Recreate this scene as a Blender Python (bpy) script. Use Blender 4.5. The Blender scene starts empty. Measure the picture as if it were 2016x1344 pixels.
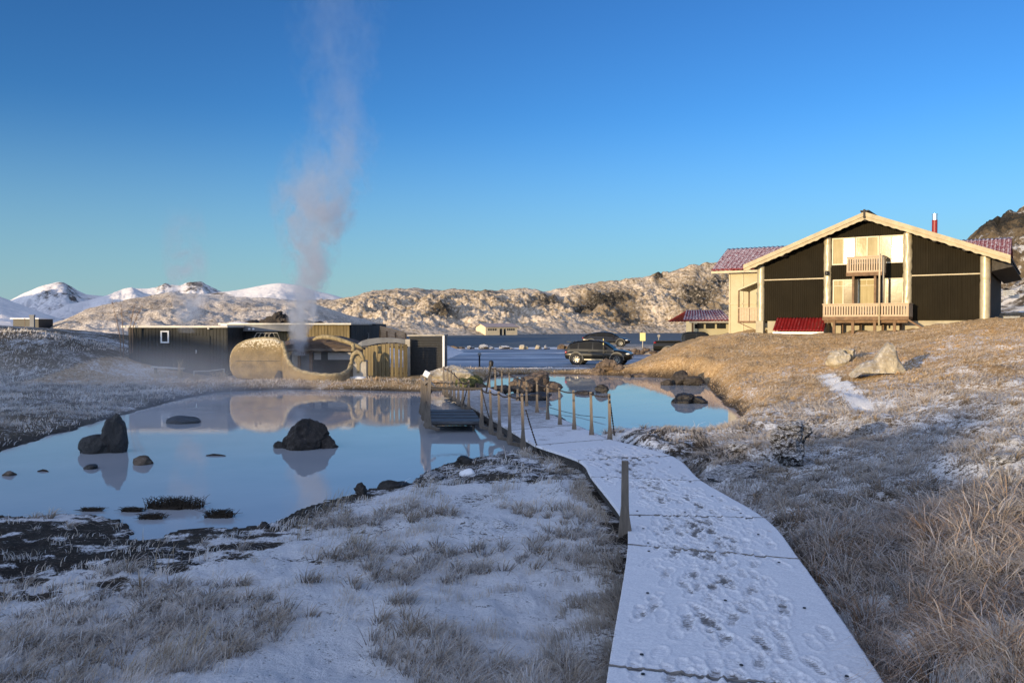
import bpy, math, random
import numpy as np
from mathutils import Vector, Matrix

random.seed(7)
rng = np.random.default_rng(7)
R = math.radians
S = bpy.context.scene
COL = S.collection

# ------------------------------------------------------------------ camera model
F = 1600.0
PITCH = math.atan(32.0 / F)
EYE = 2.75
cP, sP = math.cos(PITCH), math.sin(PITCH)

def ray(px, py):
    a = (px - 1008.0) / F
    b = (672.0 - py) / F
    return (a, cP + b * sP, -sP + b * cP)

def at(px, py, Y):
    d = ray(px, py); k = Y / d[1]
    return (d[0] * k, Y, EYE + d[2] * k)

def onz(px, py, z=0.0):
    d = ray(px, py); k = (z - EYE) / d[2]
    return (d[0] * k, d[1] * k, z)

# ------------------------------------------------------------------ numpy noise
_perm = np.random.default_rng(3).permutation(256)
_perm = np.concatenate([_perm, _perm, _perm])
_g = np.random.default_rng(4).normal(size=(256, 3)); _g /= np.linalg.norm(_g, axis=1)[:, None]

def noise3(x, y, z):
    x = np.asarray(x, float); y = np.asarray(y, float) + 0 * x; z = np.asarray(z, float) + 0 * x
    xi = np.floor(x).astype(int); yi = np.floor(y).astype(int); zi = np.floor(z).astype(int)
    xf, yf, zf = x - xi, y - yi, z - zi
    u = xf ** 3 * (xf * (xf * 6 - 15) + 10); v = yf ** 3 * (yf * (yf * 6 - 15) + 10); w = zf ** 3 * (zf * (zf * 6 - 15) + 10)
    out = 0
    for dx in (0, 1):
        wx = u if dx else 1 - u
        for dy in (0, 1):
            wy = v if dy else 1 - v
            for dz in (0, 1):
                wz = w if dz else 1 - w
                h = _perm[_perm[_perm[(xi + dx) & 255] + ((yi + dy) & 255)] + ((zi + dz) & 255)]
                g = _g[h]
                out = out + wx * wy * wz * (g[..., 0] * (xf - dx) + g[..., 1] * (yf - dy) + g[..., 2] * (zf - dz))
    return out * 1.5

def fbm(x, y, z=0.0, oct=4, gain=0.5):
    s = 0; a = 1.0; f = 1.0
    for k in range(oct):
        s = s + a * noise3(np.asarray(x) * f + 17.3 * k, np.asarray(y) * f + 9.1 * k, np.asarray(z) * f + 3.7 * k)
        a *= gain; f *= 2.03
    return s

def sstep(a, b, x):
    t = np.clip((x - a) / (b - a), 0, 1)
    return t * t * (3 - 2 * t)

def resample(P, n, smooth=2):
    P = np.array(P, float); d = np.r_[0, np.cumsum(np.hypot(*np.diff(P[:, :2], axis=0).T))]
    q = np.linspace(0, d[-1], n)
    out = np.stack([np.interp(q, d, P[:, k]) for k in range(P.shape[1])], -1)
    for _ in range(smooth):
        m = out.copy(); m[1:-1] = (out[:-2] + 2 * out[1:-1] + out[2:]) / 4; out = m
    return out

# ------------------------------------------------------------------ object helpers
def tag(o, label=None, cat=None, group=None, kind=None):
    if label: o['label'] = label
    if cat: o['category'] = cat
    if group: o['group'] = group
    if kind: o['kind'] = kind
    return o

def thing(name, loc, label, cat, group=None, rotz=0.0):
    o = bpy.data.objects.new(name, None)
    o.empty_display_size = 0.2
    o.location = loc; o.rotation_euler = (0, 0, rotz)
    COL.objects.link(o)
    return tag(o, label, cat, group)

def pmat(o):
    return Matrix.Translation(o.location) @ o.rotation_euler.to_matrix().to_4x4()

class MB:
    """collects shapes, then links them as one mesh object"""
    def __init__(self, xf=None):
        self.v = []; self.f = []; self.xf = xf
    def add(self, vs, fs):
        n = len(self.v)
        if self.xf is not None:
            vs = [tuple(self.xf @ Vector(p)) for p in vs]
        self.v += [tuple(p) for p in vs]
        self.f += [tuple(i + n for i in f) for f in fs]
        return self
    def box(self, c, s, rz=0.0, rx=0.0, ry=0.0):
        hx, hy, hz = s[0] / 2, s[1] / 2, s[2] / 2
        M = Matrix.Translation(c) @ Matrix.Rotation(rz, 4, 'Z') @ Matrix.Rotation(ry, 4, 'Y') @ Matrix.Rotation(rx, 4, 'X')
        vs = [tuple(M @ Vector((x * hx, y * hy, z * hz))) for x in (-1, 1) for y in (-1, 1) for z in (-1, 1)]
        return self.add(vs, [(0, 1, 3, 2), (4, 6, 7, 5), (0, 4, 5, 1), (2, 3, 7, 6), (0, 2, 6, 4), (1, 5, 7, 3)])
    def bar(self, a, b, w, h=None, up=(0, 0, 1)):
        h = h or w
        a = Vector(a); b = Vector(b); d = (b - a).normalized()
        u = Vector(up)
        if abs(d.dot(u)) > 0.98: u = Vector((0, 1, 0))
        s = d.cross(u).normalized(); t = s.cross(d).normalized()
        vs = []
        for p in (a, b):
            for q in ((-1, -1), (1, -1), (1, 1), (-1, 1)):
                vs.append(tuple(p + s * (q[0] * w / 2) + t * (q[1] * h / 2)))
        return self.add(vs, [(3, 2, 1, 0), (4, 5, 6, 7), (0, 1, 5, 4), (1, 2, 6, 5), (2, 3, 7, 6), (3, 0, 4, 7)])
    def tube(self, pts, r, n=8, cap=True):
        pts = [Vector(p) for p in pts]
        rs = r if isinstance(r, (list, tuple)) else [r] * len(pts)
        vs = []; fs = []
        prev = None
        for i, p in enumerate(pts):
            d = (pts[min(i + 1, len(pts) - 1)] - pts[max(i - 1, 0)]).normalized()
            if prev is None:
                u = Vector((0, 0, 1)) if abs(d.z) < 0.9 else Vector((1, 0, 0))
                s = d.cross(u).normalized()
            else:
                s = (prev - d * prev.dot(d)).normalized()
            prev = s
            t = d.cross(s)
            for k in range(n):
                a = 2 * math.pi * k / n
                vs.append(tuple(p + (s * math.cos(a) + t * math.sin(a)) * rs[i]))
        for i in range(len(pts) - 1):
            for k in range(n):
                k2 = (k + 1) % n
                fs.append((i * n + k, i * n + k2, (i + 1) * n + k2, (i + 1) * n + k))
        if cap:
            fs.append(tuple(range(n - 1, -1, -1)))
            m = (len(pts) - 1) * n
            fs.append(tuple(m + k for k in range(n)))
        return self.add(vs, fs)
    def prism(self, poly, a, b):
        """poly: list of 3D points (planar), extruded by vector b - a"""
        n = len(poly); d = Vector(b) - Vector(a)
        vs = [tuple(p) for p in poly] + [tuple(Vector(p) + d) for p in poly]
        fs = [tuple(range(n - 1, -1, -1)), tuple(range(n, 2 * n))]
        fs += [(i, (i + 1) % n, n + (i + 1) % n, n + i) for i in range(n)]
        return self.add(vs, fs)
    def lathe(self, prof, c=(0, 0, 0), axis='Z', n=20):
        vs = []; fs = []
        for (r, h) in prof:
            for k in range(n):
                a = 2 * math.pi * k / n
                p = (r * math.cos(a), r * math.sin(a), h)
                if axis == 'Y': p = (p[0], p[2], p[1])
                if axis == 'X': p = (p[2], p[0], p[1])
                vs.append((p[0] + c[0], p[1] + c[1], p[2] + c[2]))
        for i in range(len(prof) - 1):
            for k in range(n):
                k2 = (k + 1) % n
                fs.append((i * n + k, i * n + k2, (i + 1) * n + k2, (i + 1) * n + k))
        return self.add(vs, fs)
    def grid(self, rows):
        nr = len(rows); nc = len(rows[0])
        vs = [p for r in rows for p in r]
        fs = [(i * nc + j, i * nc + j + 1, (i + 1) * nc + j + 1, (i + 1) * nc + j) for i in range(nr - 1) for j in range(nc - 1)]
        return self.add(vs, fs)
    def build(self, name, m, parent=None, smooth=False, org=None, bevel=0.0):
        me = bpy.data.meshes.new(name)
        vs = self.v
        if org is not None:
            vs = [(p[0] - org[0], p[1] - org[1], p[2] - org[2]) for p in vs]
        me.from_pydata(vs, [], self.f)
        import bmesh
        bm = bmesh.new(); bm.from_mesh(me)
        bmesh.ops.recalc_face_normals(bm, faces=bm.faces)
        bm.to_mesh(me); bm.free()
        if smooth:
            me.shade_smooth()
            if smooth == 'auto': me.set_sharp_from_angle(angle=R(38))
        me.materials.append(m)
        o = bpy.data.objects.new(name, me); COL.objects.link(o)
        if parent is not None:
            o.parent = parent
            o.matrix_parent_inverse = pmat(parent).inverted()
        elif org is not None:
            o.location = org
        if bevel:
            b = o.modifiers.new('bevel', 'BEVEL'); b.width = bevel; b.segments = 2; b.limit_method = 'ANGLE'
        return o

def sub(mb, name, m, part, **k):
    """a sub-part: mesh in world coords below a part that sits under an Empty"""
    o = mb.build(name, m, None, **k)
    o.parent = part
    root = part.parent
    M = (part.matrix_parent_inverse.copy() if root else Matrix())
    W = (pmat(root) @ part.matrix_parent_inverse) if root else Matrix.Translation(part.location)
    o.matrix_parent_inverse = W.inverted()
    return o

def copy_tree(o, parent=None):
    c = o.copy(); COL.objects.link(c)
    if parent is not None: c.parent = parent
    for ch in list(o.children): copy_tree(ch, c)
    return c

def fast_mesh(name, V, FQ, mats, attrs=None, smooth=True, tris=None):
    """big meshes straight from numpy; FQ quads (n,4), tris (n,3)"""
    me = bpy.data.meshes.new(name)
    nq = 0 if FQ is None else len(FQ); nt = 0 if tris is None else len(tris)
    me.vertices.add(len(V)); me.vertices.foreach_set('co', np.ascontiguousarray(V, np.float32).ravel())
    loops = []
    starts = []
    if nq:
        loops.append(FQ.ravel()); starts.append(np.arange(nq) * 4)
    if nt:
        loops.append(tris.ravel()); starts.append(nq * 4 + np.arange(nt) * 3)
    loops = np.concatenate(loops).astype(np.int32); starts = np.concatenate(starts).astype(np.int32)
    me.loops.add(len(loops)); me.loops.foreach_set('vertex_index', loops)
    me.polygons.add(nq + nt); me.polygons.foreach_set('loop_start', starts)
    if smooth: me.polygons.foreach_set('use_smooth', np.ones(nq + nt, bool))
    me.update(calc_edges=True)
    for k, a in (attrs or {}).items():
        if a.ndim == 1:
            at_ = me.attributes.new(k, 'FLOAT', 'POINT'); at_.data.foreach_set('value', a.astype(np.float32))
        else:
            at_ = me.attributes.new(k, 'FLOAT_COLOR', 'POINT')
            if a.shape[1] == 3: a = np.concatenate([a, np.ones((len(a), 1))], 1)
            at_.data.foreach_set('color', a.astype(np.float32).ravel())
    me.materials.append(mats)
    o = bpy.data.objects.new(name, me); COL.objects.link(o)
    return o

def grid_faces(nr, nc, wrap=False):
    i = np.arange(nr - 1)[:, None]; j = np.arange(nc if wrap else nc - 1)[None, :]
    j2 = (j + 1) % nc
    return np.stack([i * nc + j, i * nc + j2, (i + 1) * nc + j2, (i + 1) * nc + j], -1).reshape(-1, 4)

# ------------------------------------------------------------------ materials
class NT:
    def __init__(self, name):
        self.m = bpy.data.materials.new(name); self.m.use_nodes = True
        self.t = self.m.node_tree; self.n = self.t.nodes; self.n.clear()
        self.out = self.n.new('ShaderNodeOutputMaterial')
        self._c = None
    def node(self, typ, **k):
        nd = self.n.new('ShaderNode' + typ)
        for a, b in k.items():
            if a.startswith('i_'):
                key = a[2:].replace('_', ' ')
                key = int(key) if key.isdigit() else key
                self.set(nd, key, b)
            else: setattr(nd, a, b)
        return nd
    def set(self, nd, key, b):
        s = nd.inputs[key]
        if isinstance(b, bpy.types.NodeSocket): self.t.links.new(b, s)
        else:
            if s.type == 'RGBA' and len(b) == 3: b = (*b, 1)
            s.default_value = b
    def link(self, a, b): self.t.links.new(a, b)
    def co(self, which='Object'):
        if self._c is None: self._c = self.node('TexCoord')
        return self._c.outputs[which]
    def mapping(self, vec, scale=(1, 1, 1), rot=(0, 0, 0)):
        return self.node('Mapping', i_Vector=vec, i_Scale=scale, i_Rotation=rot).outputs[0]
    def noise(self, scale, detail=5, rough=0.55, vec=None, dist=0.0):
        return self.node('TexNoise', i_Vector=vec if vec is not None else self.co(), i_Scale=scale, i_Detail=detail, i_Roughness=rough, i_Distortion=dist).outputs[0]
    def ramp(self, fac, stops, interp='LINEAR'):
        r = self.node('ValToRGB', i_0=fac); e = r.color_ramp.elements
        r.color_ramp.interpolation = interp
        while len(e) < len(stops): e.new(0.5)
        for el, (p, c) in zip(e, stops):
            el.position = p
            el.color = (*c, 1) if hasattr(c, '__len__') else (c, c, c, 1)
        return r.outputs[0]
    def math(self, op, a, b=0.0, c=None, clamp=False):
        m = self.node('Math', operation=op, use_clamp=clamp)
        for i, q in enumerate((a, b) if c is None else (a, b, c)): self.set(m, i, q)
        return m.outputs[0]
    def mix(self, fac, a, b):
        m = self.node('Mix', data_type='RGBA')
        self.set(m, 0, fac); self.set(m, 6, a); self.set(m, 7, b)
        return m.outputs[2]
    def attr(self, name, out='Fac'):
        return self.node('Attribute', attribute_name=name).outputs[out]
    def step(self, x, a, b):
        m = self.node('MapRange', interpolation_type='SMOOTHSTEP')
        self.set(m, 0, x); self.set(m, 1, a); self.set(m, 2, b)
        return m.outputs[0]
    def nz(self):
        g = self.node('NewGeometry')
        s = self.node('SeparateXYZ', i_0=g.outputs['Normal'])
        return s.outputs[2]
    def bump(self, h, strength=0.5, dist=0.02):
        return self.node('Bump', i_Strength=strength, i_Distance=dist, i_Height=h).outputs[0]
    def principled(self, col, rough=0.7, bump=None, metal=0.0, spec=0.4, **k):
        p = self.node('BsdfPrincipled')
        self.set(p, 'Base Color', col); self.set(p, 'Roughness', rough); self.set(p, 'Metallic', metal)
        self.set(p, 'Specular IOR Level', spec)
        if bump is not None: self.set(p, 'Normal', bump)
        for a, b in k.items(): self.set(p, a.replace('_', ' '), b)
        self.link(p.outputs[0], self.out.inputs[0])
        return self.m

SNOW = (0.82, 0.83, 0.86)

def plain(name, c, rough=0.6, var=0.25, scale=6.0, bump=0.25, metal=0.0, spec=0.4, snow=None, bscale=None, stretch=None, coat=0.0):
    """a surface with its own mottling; snow=(lo,hi) lays frost on faces that look up"""
    t = NT(name)
    vec = t.co()
    if stretch: vec = t.mapping(vec, stretch)
    n = t.noise(scale, 6, 0.6, vec)
    lo = tuple(max(0, x * (1 - var)) for x in c); hi = tuple(min(1, x * (1 + var)) for x in c)
    col = t.ramp(n, [(0.3, lo), (0.7, hi)])
    nb = t.noise(bscale or scale * 4, 6, 0.65, vec)
    if snow:
        f = t.math('ADD', t.nz(), t.math('MULTIPLY', t.math('SUBTRACT', nb, 0.5), 1.3))
        f = t.step(f, snow[0], snow[1])
        col = t.mix(f, col, SNOW)
    k = {}
    if coat: k['Coat_Weight'] = coat; k['Coat_Roughness'] = 0.06
    return t.principled(col, rough, t.bump(nb, bump, 0.02) if bump else None, metal, spec, **k)

def mat_rock(name, c1, c2, snow=(0.75, 1.2), scale=2.0, bumpd=0.06, wet=0.75):
    t = NT(name)
    n = t.noise(scale, 10, 0.65)
    v = t.node('TexVoronoi', i_Vector=t.co(), i_Scale=scale * 3.5).outputs[0]
    col = t.ramp(n, [(0.3, c1), (0.62, c2)])
    n2 = t.noise(scale * 5, 8, 0.7)
    col = t.mix(t.step(n2, 0.55, 0.7), col, tuple(x * 1.5 for x in c2))
    h = t.math('ADD', t.math('ADD', n2, t.math('MULTIPLY', v, 0.6)), t.math('MULTIPLY', n, 1.5))
    bn = t.bump(h, 1.0, bumpd)
    if snow:
        bz = t.node('SeparateXYZ', i_0=t.bump(h, 1.0, bumpd * 1.6)).outputs[2]
        f = t.math('ADD', bz, t.math('MULTIPLY', t.math('SUBTRACT', n2, 0.5), 1.4))
        f = t.step(f, snow[0], snow[1])
        col = t.mix(f, col, SNOW)
    return t.principled(col, wet, bn, spec=0.35)

M = {}
def mats():
    # ground: snow, frosted grass and peat by the masks the terrain carries
    t = NT('ground_cover')
    a = t.node('Attribute', attribute_name='mask')
    sep = t.node('SeparateColor', i_0=a.outputs['Color'])
    snow, mud, sunlit_gold = sep.outputs[0], sep.outputs[1], sep.outputs[2]
    n1 = t.noise(1.4, 8, 0.65); n2 = t.noise(9.0, 8, 0.7); n3 = t.noise(34.0, 5, 0.7)
    grass = t.ramp(n2, [(0.3, (0.030, 0.024, 0.016)), (0.5, (0.11, 0.085, 0.055)), (0.7, (0.24, 0.19, 0.12))])
    gcol = t.ramp(n2, [(0.3, (0.22, 0.13, 0.055)), (0.5, (0.50, 0.33, 0.16)), (0.72, (0.72, 0.55, 0.34))])  # dry grass with low sunlight put into its tone
    base = t.mix(sunlit_gold, grass, gcol)
    peat = t.ramp(t.math('ADD', t.math('MULTIPLY', n3, .5), t.math('MULTIPLY', n2, .5)), [(0.38, (0.010, 0.008, 0.007)), (0.54, (0.040, 0.031, 0.024)), (0.60, (0.12, 0.10, 0.085)), (0.68, (0.30, 0.29, 0.29))])
    base = t.mix(mud, base, peat)
    f = t.math('ADD', snow, t.math('MULTIPLY', t.math('SUBTRACT', n1, 0.5), 0.9))
    f = t.math('ADD', f, t.math('MULTIPLY', t.math('SUBTRACT', n2, 0.5), 1.15))
    f = t.math('ADD', f, t.math('MULTIPLY', t.math('SUBTRACT', n3, 0.5), 1.1))
    f = t.step(f, 0.36, 0.62)
    col = t.mix(f, base, t.ramp(n3, [(0.3, (0.66, 0.68, 0.72)), (0.7, (0.86, 0.87, 0.90))]))
    h = t.math('ADD', n2, t.math('MULTIPLY', n3, 0.6))
    M['ground'] = t.principled(col, 0.85, t.bump(h, 0.9, 0.07), spec=0.2)

    def hill(name, sc, snowcol, dark, mid, rock=(0.03, 0.027, 0.022), thr=(0.34, 0.60), bd=1.0, w1=1.3, w2=1.3):
        t = NT(name)
        a = t.node('Attribute', attribute_name='mask')
        sep = t.node('SeparateColor', i_0=a.outputs['Color'])
        n1 = t.noise(sc, 9, 0.62); n2 = t.noise(sc * 6, 6, 0.68)
        base = t.ramp(n2, [(0.32, dark), (0.62, mid)])
        rk = t.ramp(n2, [(0.35, tuple(x * 0.5 for x in rock)), (0.7, tuple(x * 2.2 for x in rock))])
        base = t.mix(t.step(t.math('ADD', sep.outputs[1], t.math('MULTIPLY', t.math('SUBTRACT', n2, 0.5), 2.2)), 0.3, 0.6), base, rk)
        f = t.math('ADD', sep.outputs[0], t.math('MULTIPLY', t.math('SUBTRACT', n1, 0.5), w1))
        f = t.math('ADD', f, t.math('MULTIPLY', t.math('SUBTRACT', n2, 0.5), w2))
        f = t.step(f, thr[0], thr[1])
        col = t.mix(f, base, snowcol)
        return t.principled(col, 0.9, t.bump(t.math('ADD', n1, t.math('MULTIPLY', n2, 0.5)), 0.7, bd), spec=0.1)
    M['hill_near'] = hill('hill_snow_heath', 0.75, (0.70, 0.625, 0.55), (0.15, 0.115, 0.08), (0.42, 0.33, 0.235), thr=(.10, .86), bd=0.6, w1=.8, w2=2.0)
    M['hill_mid'] = hill('hill_lava_snow', 0.16, (0.62, 0.53, 0.43), (0.12, 0.088, 0.052), (0.36, 0.275, 0.175), thr=(.08, .92), bd=1.0, w1=.75, w2=2.3)
    M['hill_far'] = hill('hill_far_snow', 0.012, (0.78, 0.74, 0.72), (0.09, 0.075, 0.065), (0.22, 0.18, 0.15), thr=(0.2, 0.5), bd=5)
    M['hill_side'] = hill('hill_side_heath', 0.09, (0.60, 0.57, 0.53), (0.06, 0.045, 0.03), (0.20, 0.15, 0.09), bd=1.5)

    # water
    t = NT('pond_water')
    n = t.noise(0.5, 3, 0.5); n2 = t.noise(5.0, 3, 0.5)
    col = t.ramp(n, [(0.3, (0.32, 0.355, 0.40)), (0.7, (0.37, 0.40, 0.44))])
    M['pond'] = t.principled(col, 0.02, t.bump(t.math('ADD', n2, n), 0.045, 0.02), spec=0.36, IOR=1.33)
    t = NT('lake_water')
    v = t.mapping(t.co(), (0.35, 1.0, 1.0))
    n = t.noise(0.6, 6, 0.7, v); n2 = t.noise(0.05, 4, 0.6, v)
    col = t.ramp(n2, [(0.3, (0.085, 0.105, 0.125)), (0.7, (0.125, 0.145, 0.165))])
    M['lake'] = t.principled(col, 0.55, t.bump(n, 0.9, 0.35), spec=0.06, IOR=1.33)

    # parking lot: icy asphalt with swept tracks
    t = NT('icy_asphalt')
    v = t.mapping(t.co(), (0.06, 0.55, 1.0), (0, 0, R(-5)))
    n = t.noise(1.0, 5, 0.55, v); n2 = t.noise(7.0, 6, 0.7); n3 = t.noise(0.25, 4, 0.5)
    f = t.math('ADD', n, t.math('MULTIPLY', t.math('SUBTRACT', n2, 0.5), 0.28))
    f = t.math('ADD', f, t.math('MULTIPLY', t.math('SUBTRACT', n3, 0.5), 0.25))
    col = t.ramp(f, [(0.36, (0.045, 0.05, 0.058)), (0.44, (0.19, 0.21, 0.26)), (0.56, (0.30, 0.33, 0.40)), (0.64, (0.72, 0.73, 0.76))])
    M['asphalt'] = t.principled(col, 0.55, t.bump(n2, 0.4, 0.02), spec=0.4)

    # snowy boards: worn snow with prints pressed in the mesh, plywood below
    t = NT('snowy_boards')
    s = t.attr('cover')
    n = t.noise(60, 6, 0.75); n2 = t.noise(9, 6, 0.6)
    ply = t.ramp(n2, [(0.3, (0.13, 0.12, 0.115)), (0.7, (0.24, 0.225, 0.21))])
    f = t.math('ADD', s, t.math('MULTIPLY', t.math('SUBTRACT', n, 0.5), 0.9))
    f = t.math('ADD', f, t.math('MULTIPLY', t.math('SUBTRACT', n2, 0.5), 0.7))
    f = t.step(f, 0.05, 0.75)
    col = t.mix(f, ply, t.ramp(n, [(0.35, (0.60, 0.62, 0.67)), (0.65, (0.84, 0.85, 0.88))]))
    M['boards'] = t.principled(col, 0.75, t.bump(n, 0.35, 0.006), spec=0.3)

    t = NT('grass_blades')
    c = t.attr('tint', 'Color')
    p = t.node('BsdfPrincipled'); t.set(p, 'Base Color', c); t.set(p, 'Roughness', 0.75); t.set(p, 'Specular IOR Level', 0.15)
    tr = t.node('BsdfTranslucent', i_Color=c)
    mx = t.node('MixShader'); t.set(mx, 0, 0.33); t.link(p.outputs[0], mx.inputs[1]); t.link(tr.outputs[0], mx.inputs[2])
    t.link(mx.outputs[0], t.out.inputs[0]); M['blades'] = t.m

    M['post'] = plain('post_wood_weathered', (0.15, 0.125, 0.10), 0.8, 0.3, 5, 0.4, stretch=(6, 6, 1), snow=(0.85, 1.3))
    M['deckdark'] = plain('deck_wood_shaded', (0.060, 0.062, 0.068), 0.55, 0.5, 2.5, 0.4, bscale=14, stretch=(1, 6, 1), snow=(1.05, 1.75))  # bare platform deck; the shadow on it is put into its dark tone
    M['beam'] = plain('beam_dark', (0.045, 0.040, 0.036), 0.8, 0.4, 4, 0.4)
    M['chain'] = plain('chain_iron', (0.055, 0.045, 0.038), 0.55, 0.4, 30, 0.3, metal=0.6)
    M['black'] = plain('black_metal', (0.02, 0.02, 0.021), 0.5, 0.3, 10, 0.1)
    M['bolt'] = plain('bolt_dark', (0.012, 0.012, 0.012), 0.5, 0.3, 40, 0.1)
    M['white'] = plain('white_enamel', (0.72, 0.73, 0.74), 0.4, 0.08, 5, 0.05)
    M['rock_dark'] = mat_rock('rock_dark_lava', (0.014, 0.012, 0.011), (0.055, 0.046, 0.040), (0.95, 1.75))
    M['rock_wet'] = mat_rock('rock_wet', (0.012, 0.012, 0.012), (0.040, 0.036, 0.033), (1.35, 2.1), wet=0.45)
    M['rock_brown'] = mat_rock('rock_brown', (0.05, 0.036, 0.026), (0.17, 0.125, 0.09), (0.9, 1.7))
    M['rock_snowy'] = mat_rock('rock_snow_laden', (0.018, 0.015, 0.013), (0.050, 0.042, 0.036), (0.42, 0.74), scale=4.0)
    M['rock_pale'] = mat_rock('rock_pale', (0.17, 0.13, 0.08), (0.44, 0.38, 0.27), (0.6, 1.4), scale=1.6)
    M['moss'] = mat_rock('rock_mossy', (0.035, 0.04, 0.014), (0.15, 0.15, 0.05), (1.0, 1.9), scale=4)
    M['snowcap'] = plain('snow_cap', SNOW, 0.9, 0.05, 8, 0.5)
    M['weed'] = plain('weed_dark', (0.028, 0.020, 0.013), 0.8, 0.5, 8, 0.2)

    # house
    M['clad'] = plain('cladding_olive', (0.016, 0.0128, 0.0072), 0.7, 0.18, 0.9, 0.0, spec=0.08)
    M['cream'] = plain('cream_render', (0.43, 0.385, 0.25), 0.8, 0.08, 1.2, 0.2, bscale=20)
    M['cream_trim'] = plain('cream_trim', (0.46, 0.39, 0.26), 0.65, 0.14, 3, 0.2)
    M['concrete_pale'] = plain('concrete_pale', (0.34, 0.305, 0.22), 0.85, 0.18, 1.5, 0.3)
    M['drum'] = plain('dented_sheet', (0.40, 0.345, 0.23), 0.38, 0.12, 3.0, 0.5, bscale=2.5, metal=0.25)
    M['rail'] = plain('railing_cream', (0.42, 0.315, 0.21), 0.65, 0.12, 6, 0.15)
    M['timber'] = plain('timber_brown', (0.16, 0.095, 0.05), 0.75, 0.35, 4, 0.35)
    M['barge'] = plain('bargeboard_timber', (0.40, 0.335, 0.215), 0.75, 0.2, 2.2, 0.4, snow=(1.1, 1.6))
    M['roofdark'] = plain('roof_felt', (0.035, 0.032, 0.03), 0.85, 0.4, 2, 0.5, snow=(0.85, 1.25))
    M['red'] = plain('roof_red_tin', (0.20, 0.008, 0.009), 0.4, 0.25, 2.5, 0.1, bscale=9, snow=(1.0, 1.32))
    M['redfrost'] = plain('roof_red_frosted', (0.17, 0.018, 0.018), 0.55, 0.25, 2.5, 0.1, bscale=7, snow=(0.72, 1.25))
    M['frame'] = plain('window_frame_cream', (0.54, 0.48, 0.34), 0.5, 0.06, 5, 0.05)
    M['darkwall'] = plain('wall_shaded_brown', (0.035, 0.028, 0.022), 0.85, 0.4, 1.5, 0.3)
    t = NT('window_glass_curtain')
    n = t.noise(0.9, 3, 0.5); n2 = t.noise(1.0, 3, 0.5, t.mapping(t.co(), (9, 9, 0.6)))
    col = t.ramp(t.math('ADD', t.math('MULTIPLY', n, 0.5), t.math('MULTIPLY', n2, 0.5)), [(0.35, (0.30, 0.24, 0.12)), (0.65, (0.42, 0.35, 0.19))])
    M['glass_curtain'] = t.principled(col, 0.045, t.bump(n, 0.10, 0.05), spec=0.16)
    M['glass_tan'] = plain('window_glass_shade', (0.17, 0.125, 0.062), 0.12, 0.25, 0.9, 0.05, spec=0.2)
    M['glass_dark'] = plain('glass_dark', (0.012, 0.014, 0.016), 0.05, 0.1, 1, 0.0, spec=0.6)
    M['silver'] = plain('silver_flue', (0.75, 0.75, 0.75), 0.2, 0.05, 4, 0.0, metal=1.0)
    M['redpaint'] = plain('flue_red', (0.22, 0.02, 0.02), 0.45, 0.15, 5, 0.1)

    # spa
    M['spa_wall'] = plain('spa_timber_dark', (0.021, 0.022, 0.021), 0.7, 0.35, 1.2, 0.3, stretch=(4, 4, 0.5))
    M['spa_edge'] = plain('spa_roof_edge', (0.55, 0.52, 0.46), 0.5, 0.12, 2, 0.1, snow=(0.7, 1.1))
    M['spa_olive'] = plain('spa_timber_olive', (0.15, 0.115, 0.055), 0.75, 0.35, 1.5, 0.35, stretch=(4, 4, 0.5))
    M['spa_grey'] = plain('spa_grey', (0.17, 0.175, 0.185), 0.7, 0.2, 1.5, 0.2)
    M['orange'] = plain('fence_lit_timber', (0.50, 0.33, 0.19), 0.75, 0.2, 3, 0.3)
    M['shaped'] = plain('shaped_concrete', (0.20, 0.147, 0.07), 0.9, 0.38, 2.6, 0.8, bscale=14)
    t = NT('shaped_concrete_frosted')
    n = t.noise(2.6, 6, .6); n2 = t.noise(13, 7, .68)
    col = t.ramp(n, [(.3, (.125, .092, .042)), (.7, (.275, .205, .10))])
    col = t.mix(t.step(n2, .60, .72), col, (.10, .075, .038))
    z = t.node('SeparateXYZ', i_0=t.co()).outputs[2]
    f = t.math('ADD', t.math('MULTIPLY', t.math('SUBTRACT', z, 1.75), 1.1), t.math('MULTIPLY', t.math('SUBTRACT', n2, .5), 2.6))
    col = t.mix(t.step(f, .05, .35), col, (.62, .55, .42))
    M['shield'] = t.principled(col, .9, t.bump(n2, .9, .03), spec=.2)
    M['coping'] = plain('coping_stone', (0.26, 0.21, 0.12), 0.9, 0.55, 9, 0.9, bscale=18, snow=(0.95, 1.5))
    M['drift'] = plain('driftwood', (0.13, 0.105, 0.085), 0.8, 0.4, 3, 0.5, stretch=(1, 4, 4))
    M['stone_grey'] = plain('stone_grey', (0.36, 0.33, 0.28), 0.85, 0.2, 3, 0.4)
    M['panel'] = plain('pale_panel', (0.34, 0.33, 0.33), 0.5, 0.1, 2, 0.1)
    M['plank'] = plain('plank_frosted', (0.42, 0.42, 0.40), 0.8, 0.2, 4, 0.3, snow=(0.6, 1.2))
    M['twig'] = plain('twig', (0.20, 0.14, 0.10), 0.85, 0.3, 8, 0.2)
    M['straw'] = plain('straw', (0.48, 0.36, 0.2), 0.85, 0.3, 8, 0.2)

    # cars
    M['paint_green'] = plain('paint_green_black', (0.013, 0.013, 0.010), 0.28, 0.1, 2, 0.0, spec=0.3, coat=0.1)
    M['paint_black'] = plain('paint_black', (0.012, 0.013, 0.016), 0.25, 0.1, 2, 0.0, spec=0.3, coat=0.1)
    M['tyre'] = plain('tyre', (0.02, 0.02, 0.02), 0.85, 0.2, 20, 0.2)
    M['rim'] = plain('rim_alloy', (0.26, 0.25, 0.22), 0.35, 0.1, 10, 0.0, metal=0.7)
    M['trimgrey'] = plain('trim_grey', (0.16, 0.155, 0.135), 0.6, 0.1, 10, 0.1)
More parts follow.
